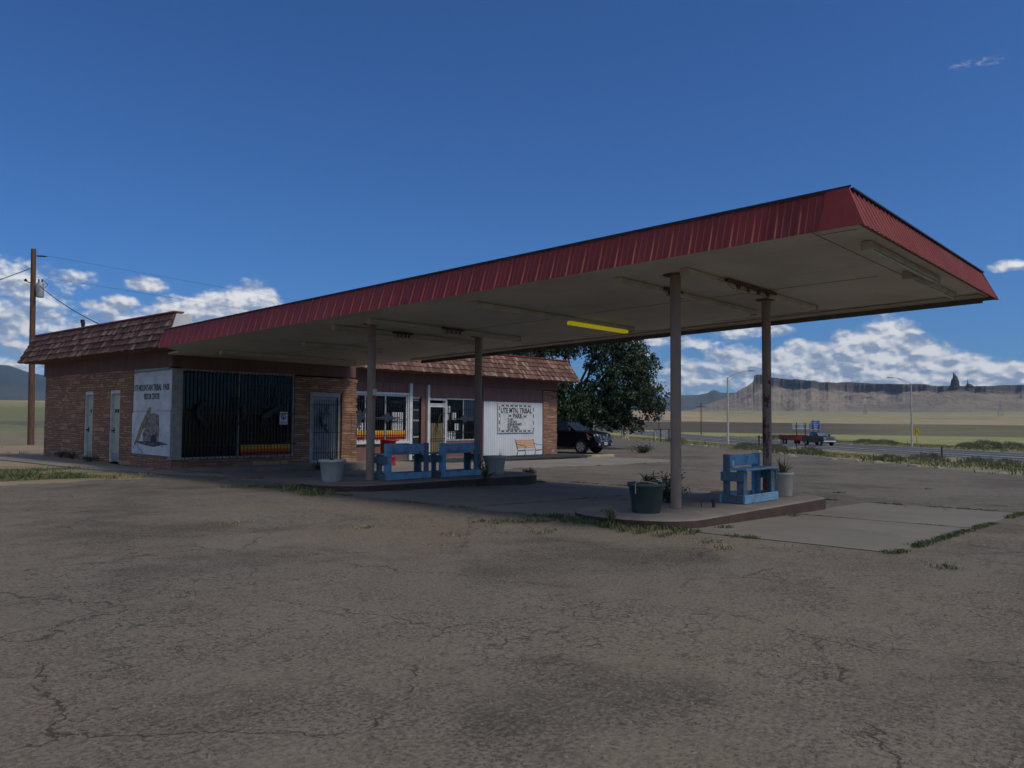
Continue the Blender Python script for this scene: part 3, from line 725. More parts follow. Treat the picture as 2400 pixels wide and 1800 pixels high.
# dark spur in front of the mesa that carries the rock spires
def spur_fn(a, q, x, y):
    cx, cy = 3350*sin(radians(77.55)), 3350*cos(radians(77.55))
    dx, dy = x-cx, y-cy; D = hypot(dx, dy); th = atan2(dx, dy)
    base = gz(x, y)-3; H = tan_el(2.27)*3350+1.45
    # an arm running left and towards the viewer
    ax, ay = sin(radians(-38)), cos(radians(-38)); along = -(dx*ax+dy*ay); side = abs(dx*ay-dy*ax)
    arm = 0
    if along > 0: arm = max(0, 1-along/1050)**1.5*max(0, 1-side/(110+.22*along))**1.3*.86
    ax2, ay2 = sin(radians(85)), cos(radians(85)); al2 = dx*ax2+dy*ay2; s2 = abs(dx*ay2-dy*ax2)
    arm2 = max(0, 1-abs(al2-70)/760)**1.05*max(0, 1-s2/(230))**1.4*.78
    cone = max(0, 1-D/560)**1.9
    g = ridged(x*.9, y*.9, .0055, 21., 4)
    h = max(cone, arm, arm2); h = h*(1-.30*(1-h))+(.22*(g-.5)*h*(1-h)*1.6)
    z = base+(H-base)*max(h, 0)
    return z-4*(h <= 0.005), sst(h, .72, .85)*.8, 1-sst(h, .04, .2)
heightfield('mesa_spur', 72.5, 86.5, .06, [2350+20*i for i in range(90)], spur_fn, 'mesa_rock')
def spire(name, prof, az0, dist, label):
    """a weathered stack: stacked uneven rings following the outline, with real thickness"""
    zs = sorted(set(round(e, 3) for a, e in prof)); m = MB(); rings = []
    N = 18; lev = [min(zs)+(max(zs)-min(zs))*i/26 for i in range(27)]
    for e in lev:
        xs = []
        for (a, p), (b, q) in zip(prof, prof[1:]):
            if (p-e)*(q-e) <= 0 and p != q: xs.append(a+(b-a)*(e-p)/(q-p))
        if len(xs) < 2: continue
        lo, hi = min(xs), max(xs); c = radians((lo+hi)/2); w = radians(hi-lo)/2*dist
        cx, cy = dist*sin(c), dist*cos(c); z = tan_el(e)*dist+1.45; ring = []
        for j in range(N):
            t = 2*pi*j/N; k_ = 1+.12*nz(cos(t)*2, sin(t)*2+e*9, 1.3, 3)
            rr = w*k_; ring.append((cx+rr*cos(t), cy+rr*sin(t)*.8, z))
        rings.append(ring)
    vs = [p for rg in rings for p in rg]; n = len(rings)
    m.add(vs, [(i*N+j, i*N+(j+1) % N, (i+1)*N+(j+1) % N, (i+1)*N+j) for i in range(n-1) for j in range(N)]+[tuple((n-1)*N+j for j in range(N))])
    o = m.build(name, 'shaded_spire'); return tag(o, label, 'rock spire')
spire('rock_spire', [(77.10,2.1),(77.171,2.271),(77.243,2.40),(77.26,2.52),(77.307,2.72),(77.36,2.74),(77.414,2.864),(77.44,2.95),(77.451,3.141),(77.512,3.153),(77.53,3.05),(77.60,3.0),(77.68,2.9),(77.73,2.85),(77.74,2.76),(77.80,2.70),(77.838,2.55),(77.86,2.3),(77.9,2.1)], 0, 3340, 'tall dark rock chimney standing above the mesa rim')
spire('rock_spire', [(78.0,2.2),(78.10,2.34),(78.18,2.44),(78.215,2.52),(78.222,2.70),(78.256,2.70),(78.262,2.5),(78.30,2.44),(78.423,2.40),(78.6,2.3),(78.7,2.2)], 0, 3360, 'small thin rock needle right of the tall chimney')
RIDGE = [(50,1.3),(55,1.55),(59.609,1.697),(60.769,1.827),(61.805,1.844),(62.435,1.961),(62.75,2.14),(62.891,2.174),(63.05,2.13),(63.344,1.988),(64.386,1.986),(66,1.9),(70,1.5)]
def ridge_fn(a, q, x, y):
    H = tan_el(lerpt(a, RIDGE))*9000; t = (q-7400)/1600; base = 70
    if t <= 0: return base-20, 0, 0
    if t > 1: return base+(H-base)*max(0, 1-(t-1)*1.2), 0, 0
    p = t**1.6*.62 if t < .8 else .434+(1-.434)*sst(t, .78, .98)
    g = ridged(x, y, .0016, 4., 4)
    return base+(H-base)*(p*(1-.2*sin(t*pi))+.2*sin(t*pi)*g*t), 0, 0
heightfield('distant_ridge', 47, 70, .08, [7350+60*i for i in range(40)], ridge_fn, 'ridge_blue')
MTN = [(-8,1.0),(2,1.6),(12.466,1.843),(14.038,2.636),(15.683,3.205),(16.541,3.123),(17.019,3.11),(17.574,2.887),(18.067,2.712),(18.949,2.56),(21.086,2.362),(24.76,1.775),(28.651,1.286),(36,.6)]
def mtn_fn(a, q, x, y):
    H = tan_el(lerpt(a, MTN))*11000; t = (q-7600)/3400; base = gz(x, y)-10
    if t <= 0: return base-10, 0, 0
    if t > 1: return base+(H-base)*max(0, 1-(t-1)*1.1), 0, 0
    g = ridged(x, y, .0007, 14., 5)
    return base+(H-base)*(t**1.35*(1-.36*sin(t*pi))+.36*sin(t*pi)*g*t), 0, 0
heightfield('mountain', -8, 36, .12, [7550+75*i for i in range(62)], mtn_fn, 'mountain_forest')
# ------------------------------------------------------------------ the visitor centre
bld = thing('visitor_center', 'long low sandstone visitor center with brown shake mansard roof behind the red canopy', 'building', (0,0,0))
FY, WX, RY = 23.68, 11.62, 26.6          # shop front, left wall, recessed right wing
def wall_with(name, mat, axis, at, a0, a1, z0, z1, holes, th=.25, parent=bld, out=0., m=None):
    """a wall along an axis with rectangular openings (a0,a1,z0,z1), built from butted blocks"""
    m = m or MB(); cuts = sorted(set([a0, a1]+[h[0] for h in holes]+[h[1] for h in holes]))
    for p, q in zip(cuts, cuts[1:]):
        hs = sorted([(h[2], h[3]) for h in holes if h[0] <= p+1e-6 and h[1] >= q-1e-6]); z = z0
        for lo, hi in hs+[(z1, z1)]:
            if lo > z+1e-6:
                if axis == 'y': m.box(p, q, at-out, at+th, z, lo)
                else: m.box(at-out, at+th, p, q, z, lo)
            z = max(z, hi)
    o = m.build(name, mat, parent); return o
# stone walls
w = wall_with('stone_wall', 'ledge_stone', 'x', WX, 26.28, 33.85, -.6, 3.0, [(29.42, 30.12, -.6, 2.36), (27.28, 28.05, -.6, 2.36)])
rnd = random.Random(3)
wall_with('stone_wall', 'ledge_stone', 'x', WX, FY+.25, 26.28, -.6, .27, [])
wall_with('stone_wall', 'ledge_stone', 'y', FY, WX, 15.87, -.6, .19, [])
m = MB(); z = -.3
while z < 2.9:
    h = min(rnd.uniform(.05, .13), 2.9-z); q_ = rnd.uniform(-.03, .06)
    if q_ > 0: m.box(18.3, 18.5+q_, FY-rnd.uniform(0.003, .02), FY+.3, z+.005, z+h-.005)
    z += h
wall_with('stone_wall', 'ledge_stone', 'y', FY, 15.87, 18.5, -.6, 2.9, [(16.5, 17.88, -.6, 2.38)], th=.45, m=m)
wall_with('stone_wall', 'ledge_stone', 'x', 18.25, FY+.45, RY, -.6, 3.0, [], th=.25)
m = MB(); z = -.3
while z < 3.0:                            # ragged stone ends on the pier and the shop-front corner
    h = min(rnd.uniform(.05, .13), 3.0-z); q_ = rnd.uniform(-.02, .05)
    if q_ > 0: m.box(34.0, 34.05+q_, RY-.032-rnd.uniform(.002, .02), RY+.3, z+.005, z+h-.005)
    z += h
wall_with('stone_pier', 'ledge_stone', 'y', RY, 32.93, 34.05, -.3, 3.0, [], th=.35, out=.03, m=m)
m = MB(); m.box(32.85, 34.12, RY-.09, RY+.4, -.6, -.3); m.build('pier_base', 'concrete_walk', bld)
# other sides and the flat roof
m = MB(); m.box(11.87, 34.0, 33.6, 33.85, -.6, 3.4); m.box(33.8, 34.05, RY+.35, 33.6, -.6, 3.4); m.build('back_wall', 'siding_rose', bld)
m = MB(); m.box(11.9, 18.2, 24.5, 33.6, 3.50, 3.62); m.box(18.2, 33.8, 26.7, 33.6, 3.50, 3.62); m.build('flat_roof', 'roof_gravel', bld)
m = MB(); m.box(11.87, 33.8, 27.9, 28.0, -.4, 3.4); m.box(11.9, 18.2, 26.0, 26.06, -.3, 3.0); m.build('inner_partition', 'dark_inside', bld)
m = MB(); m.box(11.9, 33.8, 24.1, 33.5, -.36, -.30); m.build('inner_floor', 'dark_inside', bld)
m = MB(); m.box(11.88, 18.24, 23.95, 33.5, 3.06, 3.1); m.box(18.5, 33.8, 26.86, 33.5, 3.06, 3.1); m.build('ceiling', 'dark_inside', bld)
# siding
wall_with('siding_wall', 'siding_rose', 'y', RY, 18.5, 28.27, -.35, 3.03, [(20.3, 23.55, .52, 2.52), (23.76, 24.66, -.35, 2.47), (24.76, 25.88, -.35, 2.42), (25.90, 28.0, .50, 2.45)], th=.2)
wall_with('siding_wall', 'siding_rose', 'y', RY, 28.35, 32.87, 2.36, 3.03, [], th=.2)
m = MB(); m.box(28.27, 28.38, RY-.04, RY+.2, -.42, 3.03); m.build('corner_trim', 'siding_upper', bld); m = MB(); m.box(32.86, 32.93, RY-.035, RY+.2, -.42, 3.03); m.build('corner_trim', 'siding_upper', bld)
m = MB(); m.box(18.5, 27.0, RY-.05, RY, -.5, -.28); m.build('footing', 'concrete_walk', bld)
m = MB()
m.box(WX-.035, WX+.25, 23.66, 33.95, 3.003, 3.49); m.box(WX+.25, 18.45, FY-.03, FY+.2, 2.95, 3.49)
m.box(18.45, 34.12, RY-.06, RY+.2, 3.033, 3.49); m.box(34.12-.25, 34.12, RY+.2, 33.9, 3.033, 3.49); m.box(18.25, 18.45, FY+.2, RY-.06, 2.95, 3.49)
m.build('frieze_board', 'siding_upper', bld)
m = MB(); m.box(12.0, 15.9, FY+.01, FY+.2, 2.985, 2.95+.0); 
# corrugated white sheet
m = MB(); n = 330; vs = []; 
for i in range(n+1):
    x = 28.38+(32.86-28.38)*i/n; y = RY-.012-.014*cos(2*pi*(x-28.38)/.136)
    vs += [(x, y, -.43), (x, y, 2.352)]
m.add(vs, [(2*i, 2*i+2, 2*i+3, 2*i+1) for i in range(n)], True)
o = m.build('corrugated_panel', 'white_corr', bld)
# mansard roofs: real shakes in courses on a sloped deck
def shakes(name, P0, P1, T0, T1, nx, courses=5, parent=bld, seed=1):
    """P0,P1 bottom edge ends, T0,T1 top edge ends"""
    rr = random.Random(seed); P0, P1, T0, T1 = map(Vector, (P0, P1, T0, T1)); m = MB()
    nrm = (P1-P0).cross(T0-P0).normalized()
    if nrm.z < 0: nrm = -nrm
    L = (P1-P0).length
    for c in range(courses):
        a, b = c/courses, min(1., (c+1.25)/courses); w = 0.
        while w < L-.02:
            ww = rr.choice((.08,.10,.12,.14,.17,.2))*rr.uniform(.9, 1.1); e = min(L, w+ww); t0, t1 = (w+.004)/L, (e-.004)/L
            tone = min(1, max(.01, rr.gauss(.45, .34))); dn = rr.uniform(-.018, .012); lift = rr.uniform(.040, .065)
            def pt(t, s, h): 
                q = (P0.lerp(P1, t)).lerp(T0.lerp(T1, t), s); return q+nrm*h
            s0 = a+dn
            m.hexa([pt(t0, s0, .0), pt(t1, s0, .0), pt(t1, b, .0), pt(t0, b, .0), pt(t0, s0, lift), pt(t1, s0, lift), pt(t1, b, .008), pt(t0, b, .008)], tone)
            w = e
    return m.build(name, 'shake', parent)
lm = shakes('mansard', (10.83,34.41,3.49), (10.83,22.80,3.49), (11.22,33.98,4.50), (11.22,22.80,4.50), 80, 5, seed=2)
shakes('mansard', (34.87,34.41,3.49), (10.83,34.41,3.49), (34.35,34.0,4.55), (11.22,33.98,4.50), 80, 5, seed=6)
rm = shakes('mansard', (18.3,25.6,3.49), (34.87,25.6,3.49), (18.3,26.06,4.57), (34.33,26.06,4.57), 80, 5, seed=4)
shakes('mansard', (34.87,25.6,3.49), (34.87,34.41,3.49), (34.33,26.06,4.57), (34.33,34.0,4.57), 80, 5, seed=5)
m = MB()      # solid deck behind the shakes, red cap, white cut end
m.prism([(10.87,3.47),(11.25,4.50),(11.42,4.50),(11.62,3.47)], 'y', 22.83, 34.1); m.box(18.35, 34.0, 26.1, 26.3, 3.495, 4.55); m.box(18.3, 34.6, 25.63, 26.52, 3.46, 3.485)
m.prism([(34.83,3.49),(34.30,4.55),(34.12,4.55),(34.12,3.49)], 'y', 26.4, 34.1)
m.build('mansard_deck', 'siding_upper', bld)
m = MB(); m.box(11.17, 11.48, 22.78, 34.02, 4.515, 4.565); m.box(11.17, 34.40, 33.95, 34.2, 4.55, 4.60); m.box(18.3, 34.40, 26.0, 26.3, 4.585, 4.635); m.box(34.12, 34.40, 26.3, 34.0, 4.585, 4.635); bevel(m.build('ridge_cap', 'fascia_red', bld), .01)
m = MB(); m.prism([(10.95,3.52),(11.24,4.49),(11.70,4.49),(11.70,3.52)], 'y', 22.76, 22.82); m.build('parapet_end', 'white_paint', bld)
m = MB(); m.box(11.45, 18.4, 22.9, 23.1, 3.5, 4.0); m.build('parapet_end', 'white_paint', bld)
# vents on the roof
for x, y, z in ((12.75,34.9-1.4,5.28), (12.6,33.05,5.12)):
    q = MB(); q.tube([(x,y,3.6),(x,y,z-.1)], .045, 8); q.tube([(x,y,z-.12),(x,y,z)], .075, 10); q.build('vent_pipe', 'iron_black', bld)
# security grilles
def grille(name, axis, at, a0, a1, z0, z1, step, rails, mat='iron_black', parent=bld, rr=.009, low=.06):
    m = MB(); n = max(1, int(round((a1-a0)/step)))
    for i in range(n+1):
        a = a0+(a1-a0)*i/n; zz = z0-(low if i % 2 == 0 else 0)
        if axis == 'y': m.box(a-rr, a+rr, at-rr, at+rr, zz, z1)
        else: m.box(at-rr, at+rr, a-rr, a+rr, zz, z1)
    for z in rails:
        if axis == 'y': m.box(a0-.06, a1+.06, at-.026, at-rr-.002, z-.014, z+.014)
        else: m.box(at-.026, at-rr-.002, a0, a1, z-.014, z+.014)
    return m.build(name, mat, parent)
def window(axis_y, x0, x1, z0, z1, mull, fr='frame_white', wid=.055, depth=.10, grid=None, name='window'):
    m = MB(); y0, y1 = axis_y-.03, axis_y+depth
    m.box(x0, x1, y0, y1, z0, z0+wid); m.box(x0, x1, y0, y1, z1-wid, z1)
    m.box(x0, x0+wid, y0, y1, z0+wid, z1-wid); m.box(x1-wid, x1, y0, y1, z0+wid, z1-wid)
    o = m.build('window_frame', fr, bld)
    for q in mull: m = MB(); m.box(q-wid*.45, q+wid*.45, y0+.004, y1-.004, z0+wid+.002, z1-wid-.002); m.build('mullion', fr, o)
    m = MB(); m.add([(x0+wid, axis_y+.04, z0+wid), (x1-wid, axis_y+.04, z0+wid), (x1-wid, axis_y+.04, z1-wid), (x0+wid, axis_y+.04, z1-wid)], [(0,1,2,3)])
    m.build('window_pane', 'window_glass', o, fix=False)
    return o
# shop window
window(FY, 11.87, 15.86, .20, 2.95, [13.80], 'frame_dull', .06)
m = MB(); m.box(WX-.02, 11.865, FY-.035, FY+.18, .195, 2.95); m.build('corner_post', 'frame_dull', bld)
grille('security_bars', 'y', FY-.10, 12.0, 15.82, .24, 2.93, .125, [.62, 1.62, 2.56])
# side window mostly boarded over
m = MB(); m.box(WX-.0, WX+.1, FY+.26, 26.27, 2.91, 2.995); m.box(WX-.01, WX+.1, 24.9, 24.95, .3, 2.9); m.box(WX+.02, WX+.1, FY+.26, 26.27, .272, 2.9); m.build('window_frame', 'frame_dull', bld)
# rear-facing washroom doors on the left wall
def side_door(y0, y1, lab, letters):
    m = MB(); m.box(WX+.02, WX+.16, y0, y0+.07, -.02, 2.36); m.box(WX+.02, WX+.16, y1-.07, y1, -.02, 2.36); m.box(WX+.02, WX+.16, y0+.07, y1-.07, 2.25, 2.36)
    m.build('door_frame', 'frame_white', bld)
    m = MB(); m.box(WX+.10, WX+.15, y0+.075, y1-.075, 0., 2.245); d = tag(m.build('door', 'door_cream', bld), lab)
    m = MB(); m.box(WX+.088, WX+.099, y0+.08, y1-.08, .03, .28); m.build('kick_plate', 'grey_metal', d)
    m = MB(); yy = y1-.16; m.tube([(WX+.10,yy,1.02),(WX+.03,yy,1.02)], .02, 8); m.lathe([(0.001,0),(.032,.01),(.034,.03),(.001,.05)], (WX+.02,yy,1.0), 10); m.box(WX+.09, WX+.099, yy-.035, yy+.035, .93, 1.12); m.build('handle', 'iron_black', d)
    text(letters, .17, 'ink', d, (WX+.094, (y0+y1)/2+.02, 1.62), 'L', .8, .004)
    return d
side_door(29.42, 30.12, 'narrow pale door farther from the shop window', 'M')
side_door(27.28, 28.05, 'narrow pale door nearer the peeling board, lettered', 'WOM')
# recessed shop door with its bars
m = MB(); m.box(16.5, 16.62, FY-.02, FY+.3, -.12, 2.30); m.box(17.70, 17.78, FY-.0, FY+.3, -.12, 2.30); m.box(16.62, 17.70, FY-.02, FY+.3, 2.22, 2.30); m.box(16.5,17.78,FY-.01,FY+.3,2.30,2.379); m.build('door_frame', 'frame_dull', bld)
m = MB(); m.box(16.625, 17.695, FY+.06, FY+.11, -.11, 2.215); d = m.build('door', 'grey_metal', bld)
m = MB(); m.box(16.63, 17.69, FY+.045, FY+.059, -.10, .02); m.build('kick_plate', 'white_paint', d)
grille('security_bars', 'y', FY-.05, 16.68, 17.66, -.02, 2.14, .098, [.28, .98, 1.95], 'iron_blue', d)
m = MB(); m.box(17.78, 17.88, FY+.05, FY+.45, -.3, 2.38); m.build('jamb', 'siding_upper', bld)
# right wing: display window, screen, door, second window
o = window(RY, 20.3, 23.53, .53, 2.51, [21.25, 22.32], 'frame_white', .07)
m = MB(); m.box(20.26, 23.6, RY-.09, RY-.032, 2.512, 2.60); m.box(20.26, 23.6, RY-.11, RY-.032, .43, .528); m.box(23.545, 23.6, RY-.07, RY-.002, .53, 2.51); m.build('window_trim', 'white_paint', bld)
grille('security_bars', 'y', RY-.075, 20.4, 23.4, .60, 2.42, .118, [.78, 1.45, 2.2], 'iron_black')
m = MB(); m.box(23.60, 23.76, RY-.12, RY+.1, -.36, 3.02); m.build('white_post', 'white_paint', bld)
m = MB(); m.box(24.66, 24.79, RY-.12, RY+.1, -.34, 3.0); m.build('white_post', 'white_paint', bld)
m = MB(); m.box(23.77, 24.36, RY+.12, RY+.18, -.30, 2.46); m.box(24.36, 24.655, RY+.0, RY+.18, -.33, 2.46)
o = m.build('screen_panel', 'dark_inside', bld)
m = MB(); m.box(24.37, 24.65, RY-.012, RY-.002, -.33, 2.46); m.build('side_jamb', 'siding_rose', o)
m = MB()
for z, hh, gap_ in ((2.36,.05,.6), (2.28,.045,0), (1.86,.03,0), (1.38,.07,.25), (.66,.07,0), (.02,.03,0), (-.12,.03,0)):
    nn = 9; m = MB()
    for i in range(nn):
        m.box(23.79+.063*i, 23.79+.063*i+(.045 if z > -.1 and z not in (.02,) else .063), RY+.105, RY+.118, z, z+hh)
    m.build('slot_row', 'paper', o)
m = MB(); m.box(23.77, 24.66, RY+.02, RY+.19, -.36, -.305); m.build('sill', 'white_paint', o); m = MB(); m.box(23.77, 24.36, RY+.06, RY+.12, 2.40, 2.465); m.build('head_trim', 'white_paint', o)
grille('security_bars', 'y', RY+.03, 23.80, 24.62, -.25, 2.35, .11, [.95, 2.2], 'iron_black', o)
m = MB(); m.box(24.79, 24.86, RY-.03, RY+.15, -.34, 2.40); m.box(25.82, 25.895, RY-.03, RY+.15, -.34, 2.40); m.box(24.86, 25.82, RY-.03, RY+.15, 2.33, 2.415); m.box(24.86, 25.82, RY-.02, RY+.12, 2.13, 2.19); m.build('door_frame', 'white_paint', bld)
m = MB(); m.box(24.865, 24.93, RY, RY+.06, -.33, 2.125); m.box(25.75, 25.815, RY, RY+.06, -.33, 2.125); m.box(24.93, 25.75, RY, RY+.06, 2.02, 2.125); m.box(24.93, 25.75, RY, RY+.06, -.33, -.15)
d = m.build('door', 'white_paint', bld)
m = MB(); m.box(24.935, 25.745, RY+.01, RY+.05, -.145, 1.30); m.build('plywood_panel', 'plywood', d)
m = MB(); m.add([(24.93,RY+.03,1.3),(25.75,RY+.03,1.3),(25.75,RY+.03,2.02),(24.93,RY+.03,2.02)], [(0,1,2,3)]); m.build('door_pane', 'window_glass', d, fix=False)
m = MB(); m.tube([(25.78,RY-.0,.85),(25.78,RY-.06,.86),(25.78,RY-.06,1.05),(25.78,RY-.0,1.06)], .014, 6); m.build('handle', 'grey_metal', d)
grille('security_bars', 'y', RY-.06, 24.95, 25.73, -.1, 2.0, .13, [.6, 1.75], 'iron_black', d, low=0)
window(RY, 25.90, 27.98, .50, 2.44, [27.0], 'frame_white', .055)
m = MB(); m.box(27.05, 27.9, RY+.16, RY+.19, 1.40, 2.36)
o = m.build('roller_blind', 'white_corr', bld)
grille('security_bars', 'y', RY-.075, 25.98, 27.92, .58, 2.36, .128, [.88, 1.95], 'iron_black')
m = MB(); m.box(24.2, 24.9, 26.56, 26.59, 2.0, 2.0)
# blankets hung along the bottom of the panes, and the papers in the windows
def blanket(x0, x1, z0, z1, y, lab):
    m = MB(); n = 24; vs = []
    for i in range(n+1):
        x = x0+(x1-x0)*i/n; q = y+.012*sin(i*1.9)
        vs += [(x, q, z0), (x, q, z1), (x, q+.012, z1), (x, q+.012, z0)]
    fs = []
    for i in range(n):
        for j in range(4): fs.append((4*i+j, 4*i+(j+1) % 4, 4*i+4+(j+1) % 4, 4*i+4+j))
    fs += [(0,1,2,3), (4*n,4*n+1,4*n+2,4*n+3)]
    m.add(vs, fs); tag(m.build('striped_blanket', 'blanket'), lab, 'blanket', 'striped blankets in the windows')
blanket(13.9, 15.78, .28, .62, FY+.008, 'orange striped blanket inside the dark shop window left of the barred door')
blanket(20.36, 21.2, .61, 1.0, RY+.008, 'orange striped blanket in the narrow pane just right of the stone corner')
blanket(21.3, 22.27, .61, 1.0, RY+.008, 'orange striped blanket in the middle pane behind the first canopy post')
blanket(22.37, 23.44, .61, 1.0, RY+.008, 'orange striped blanket in the pane nearest the white posts')
def paper(x, z, w, h, y, lab, kind='lines', grp='papers taped inside the windows'):
    t = thing('window_notice', lab, 'notice', (x, y, z), 0, grp)
    m = MB(); m.box(-w/2, w/2, -.002, .002, -h/2, h/2); m.build('sheet', 'paper', t)
    m = MB()
    if kind == 'ring':
        R_ = w*.27; pts = [(R_*cos(a*pi/12+.6), -.012, h*.14+R_*sin(a*pi/12+.6)) for a in range(0, 23)]
        m.tube(pts, w*.045, 5); m.box(-w*.05, w*.05, -.014, -.004, h*.14-R_*1.45, h*.14+R_*.5)
        for j in range(2):
            for i in range(4): m.box(-w*.4+i*w*.21, -w*.4+i*w*.21+w*.15, -.006, -.003, -h*.34-j*h*.08, -h*.30-j*h*.08)
    else:
        for j in range(7):
            z_ = h*.36-j*h*.11; m.box(-w*.38, w*(.38 if j % 3 else .2), -.006, -.003, z_-h*.012, z_+h*.012)
    m.build('print', 'ink', t)
paper(15.40, 1.47, .30, .42, FY-.115, 'white notice with black ring symbol on the dark shop window bars', 'ring')
paper(20.98, 1.10, .36, .44, RY-.03+.05, 'white notice with black ring symbol beside the stone corner in the right wing', 'ring')
for i, (x, z, lab) in enumerate(((22.86,1.58,'upper left sheet of the four papers beside the white post'), (23.18,1.58,'upper right sheet of the four papers beside the white post'), (22.86,1.18,'lower left sheet of the four papers beside the white post'), (23.18,1.18,'lower right sheet of the four papers beside the white post'))):
    paper(x, z, .28, .36, RY+.02, lab)
for x, z, w, h, lab, kd in ((26.07,1.93,.26,.30,'topmost small paper at left edge of the barred window beside the plywood door','lines'), (26.04,1.58,.14,.26,'narrow paper under the topmost one beside the plywood door','lines'), (26.43,1.62,.26,.32,'middle paper in the barred window beside the plywood door','lines'),
                     (26.62,1.13,.27,.30,'lone paper just left of the mullion beside the plywood door','lines'), (26.07,.74,.24,.34,'left paper at the bottom of the window beside the plywood door','lines'), (26.38,.74,.28,.34,'black ring symbol paper at the bottom of the window beside the plywood door','ring')):
    paper(x, z, w, h, RY+.02, lab, kd)

# ------------------------------------------------------------------ canopy
can = thing('fuel_canopy', 'long tilted red-edged fuel canopy on four tan pipe posts', 'canopy')
def zs(y): return 3.57+(14.2-y)*.0235
def xl(y): return 9.77+.0215*(y-3.1)
def xr(y): return 17.40+.062*(y-3.1)
Y0, YE, YL = 3.1, 22.75, 21.6
IN, HT = .17, .5
def sheet_fascia(name, a, b, ins, pitch, mat, lift=.020, small=True, z_lo=-.055, ht=HT, m0=0., m1=0.):
    """ribbed metal sheet between bottom corners a,b (x,y); top edge moved by ins"""
    m = MB(); L = hypot(b[0]-a[0], b[1]-a[1]); tx, ty = (b[0]-a[0])/L, (b[1]-a[1])/L; nx_, ny_ = ty, -tx
    if nx_*(-ins[0])+ny_*(-ins[1]) < 0: nx_, ny_ = -nx_, -ny_
    prof = []; s = 0.
    while s < L:
        prof += [(s, 0.), (s+.012, lift), (s+.040, lift), (s+.052, 0.)]
        if small:
            for q in (.34, .67): prof += [(s+pitch*q, 0.), (s+pitch*q+.008, lift*.3), (s+pitch*q+.020, lift*.3), (s+pitch*q+.028, 0.)]
        s += pitch
    prof = [(min(p, L), h) for p, h in prof if p < L]+[(L, 0.)]
    vs = []
    for p, h in prof:
        x, y = a[0]+tx*p, a[1]+ty*p; z = zs(y)+z_lo; X, Y = x+nx_*h, y+ny_*h
        q_ = min(max(p, m0), L-m1)-p; vs += [(X, Y, z), (X+ins[0]+tx*q_, Y+ins[1]+ty*q_, z+ht)]
    m.add(vs, [(2*i, 2*i+2, 2*i+3, 2*i+1) for i in range(len(prof)-1)])
    return m.build(name, mat, can, fix=False)
sheet_fascia('fascia_panel', (xl(YL), YL), (xl(Y0), Y0), (IN, 0), .305, 'fascia_red', .02, m1=IN+.06)
sheet_fascia('fascia_panel', (xl(Y0), Y0), (xr(Y0), Y0), (0, IN+.06), .17, 'fascia_red', .022, False, m0=IN, m1=IN)
# corner flashing: a wide flat end strip on the long side and slim corner caps
def flash(name, x, y, sx):
    zb, zt = zs(y)-.062, zs(y)+.452; m = MB(); w = .022
    P0 = (x, y, zb); P1 = (x+sx*IN, y+IN+.06, zt)
    m.hexa([(P0[0]-w,P0[1]-w,P0[2]),(P0[0]+w,P0[1]-w,P0[2]),(P0[0]+w,P0[1]+w,P0[2]),(P0[0]-w,P0[1]+w,P0[2]),(P1[0]-w,P1[1]-w,P1[2]),(P1[0]+w,P1[1]-w,P1[2]),(P1[0]+w,P1[1]+w,P1[2]),(P1[0]-w,P1[1]+w,P1[2])])
    return m.build(name, 'fascia_red', can)
flash('corner_cap', xl(Y0)-.004, Y0-.004, 1); flash('corner_cap', xr(Y0)+.004, Y0-.004, -1)
m = MB(); a = xl(Y0)-.026; zb, zt = zs(Y0)-.066, zs(Y0)+.450; y1 = Y0+.52
m.hexa([(a,Y0+.01,zb),(a+.004,Y0+.01,zb),(a+.004,y1,zb-.01),(a,y1,zb-.01),(a+IN,Y0+IN+.06,zt),(a+IN+.004,Y0+IN+.06,zt),(a+IN+.004,y1-.06,zt-.01),(a+IN,y1-.06,zt-.01)])
m.build('end_strip', 'fascia_red', can)
m = MB()     # dark drip cap along the top
def zz(y, q): return zs(y)+q
m.hexa([(xl(YL)+IN-.03,YL,zz(YL,.452)),(xl(Y0)+IN-.03,Y0+IN,zz(Y0,.452)),(xl(Y0)+IN+.1,Y0+IN+.1,zz(Y0,.452)),(xl(YL)+IN+.1,YL,zz(YL,.452)),
        (xl(YL)+IN-.03,YL,zz(YL,.472)),(xl(Y0)+IN-.03,Y0+IN,zz(Y0,.472)),(xl(Y0)+IN+.1,Y0+IN+.1,zz(Y0,.472)),(xl(YL)+IN+.1,YL,zz(YL,.472))])
m.hexa([(xl(Y0)+IN+.1,Y0+IN+.01,zz(Y0,.452)),(xr(Y0)-IN+.03,Y0+IN+.01,zz(Y0,.452)),(xr(Y0)-IN+.03,Y0+IN+.14,zz(Y0,.452)),(xl(Y0)+IN+.1,Y0+IN+.14,zz(Y0,.452)),
        (xl(Y0)+IN+.1,Y0+IN+.01,zz(Y0,.472)),(xr(Y0)-IN+.03,Y0+IN+.01,zz(Y0,.472)),(xr(Y0)-IN+.03,Y0+IN+.14,zz(Y0,.472)),(xl(Y0)+IN+.1,Y0+IN+.14,zz(Y0,.472))])
m.build('drip_cap', 'iron_black', can)
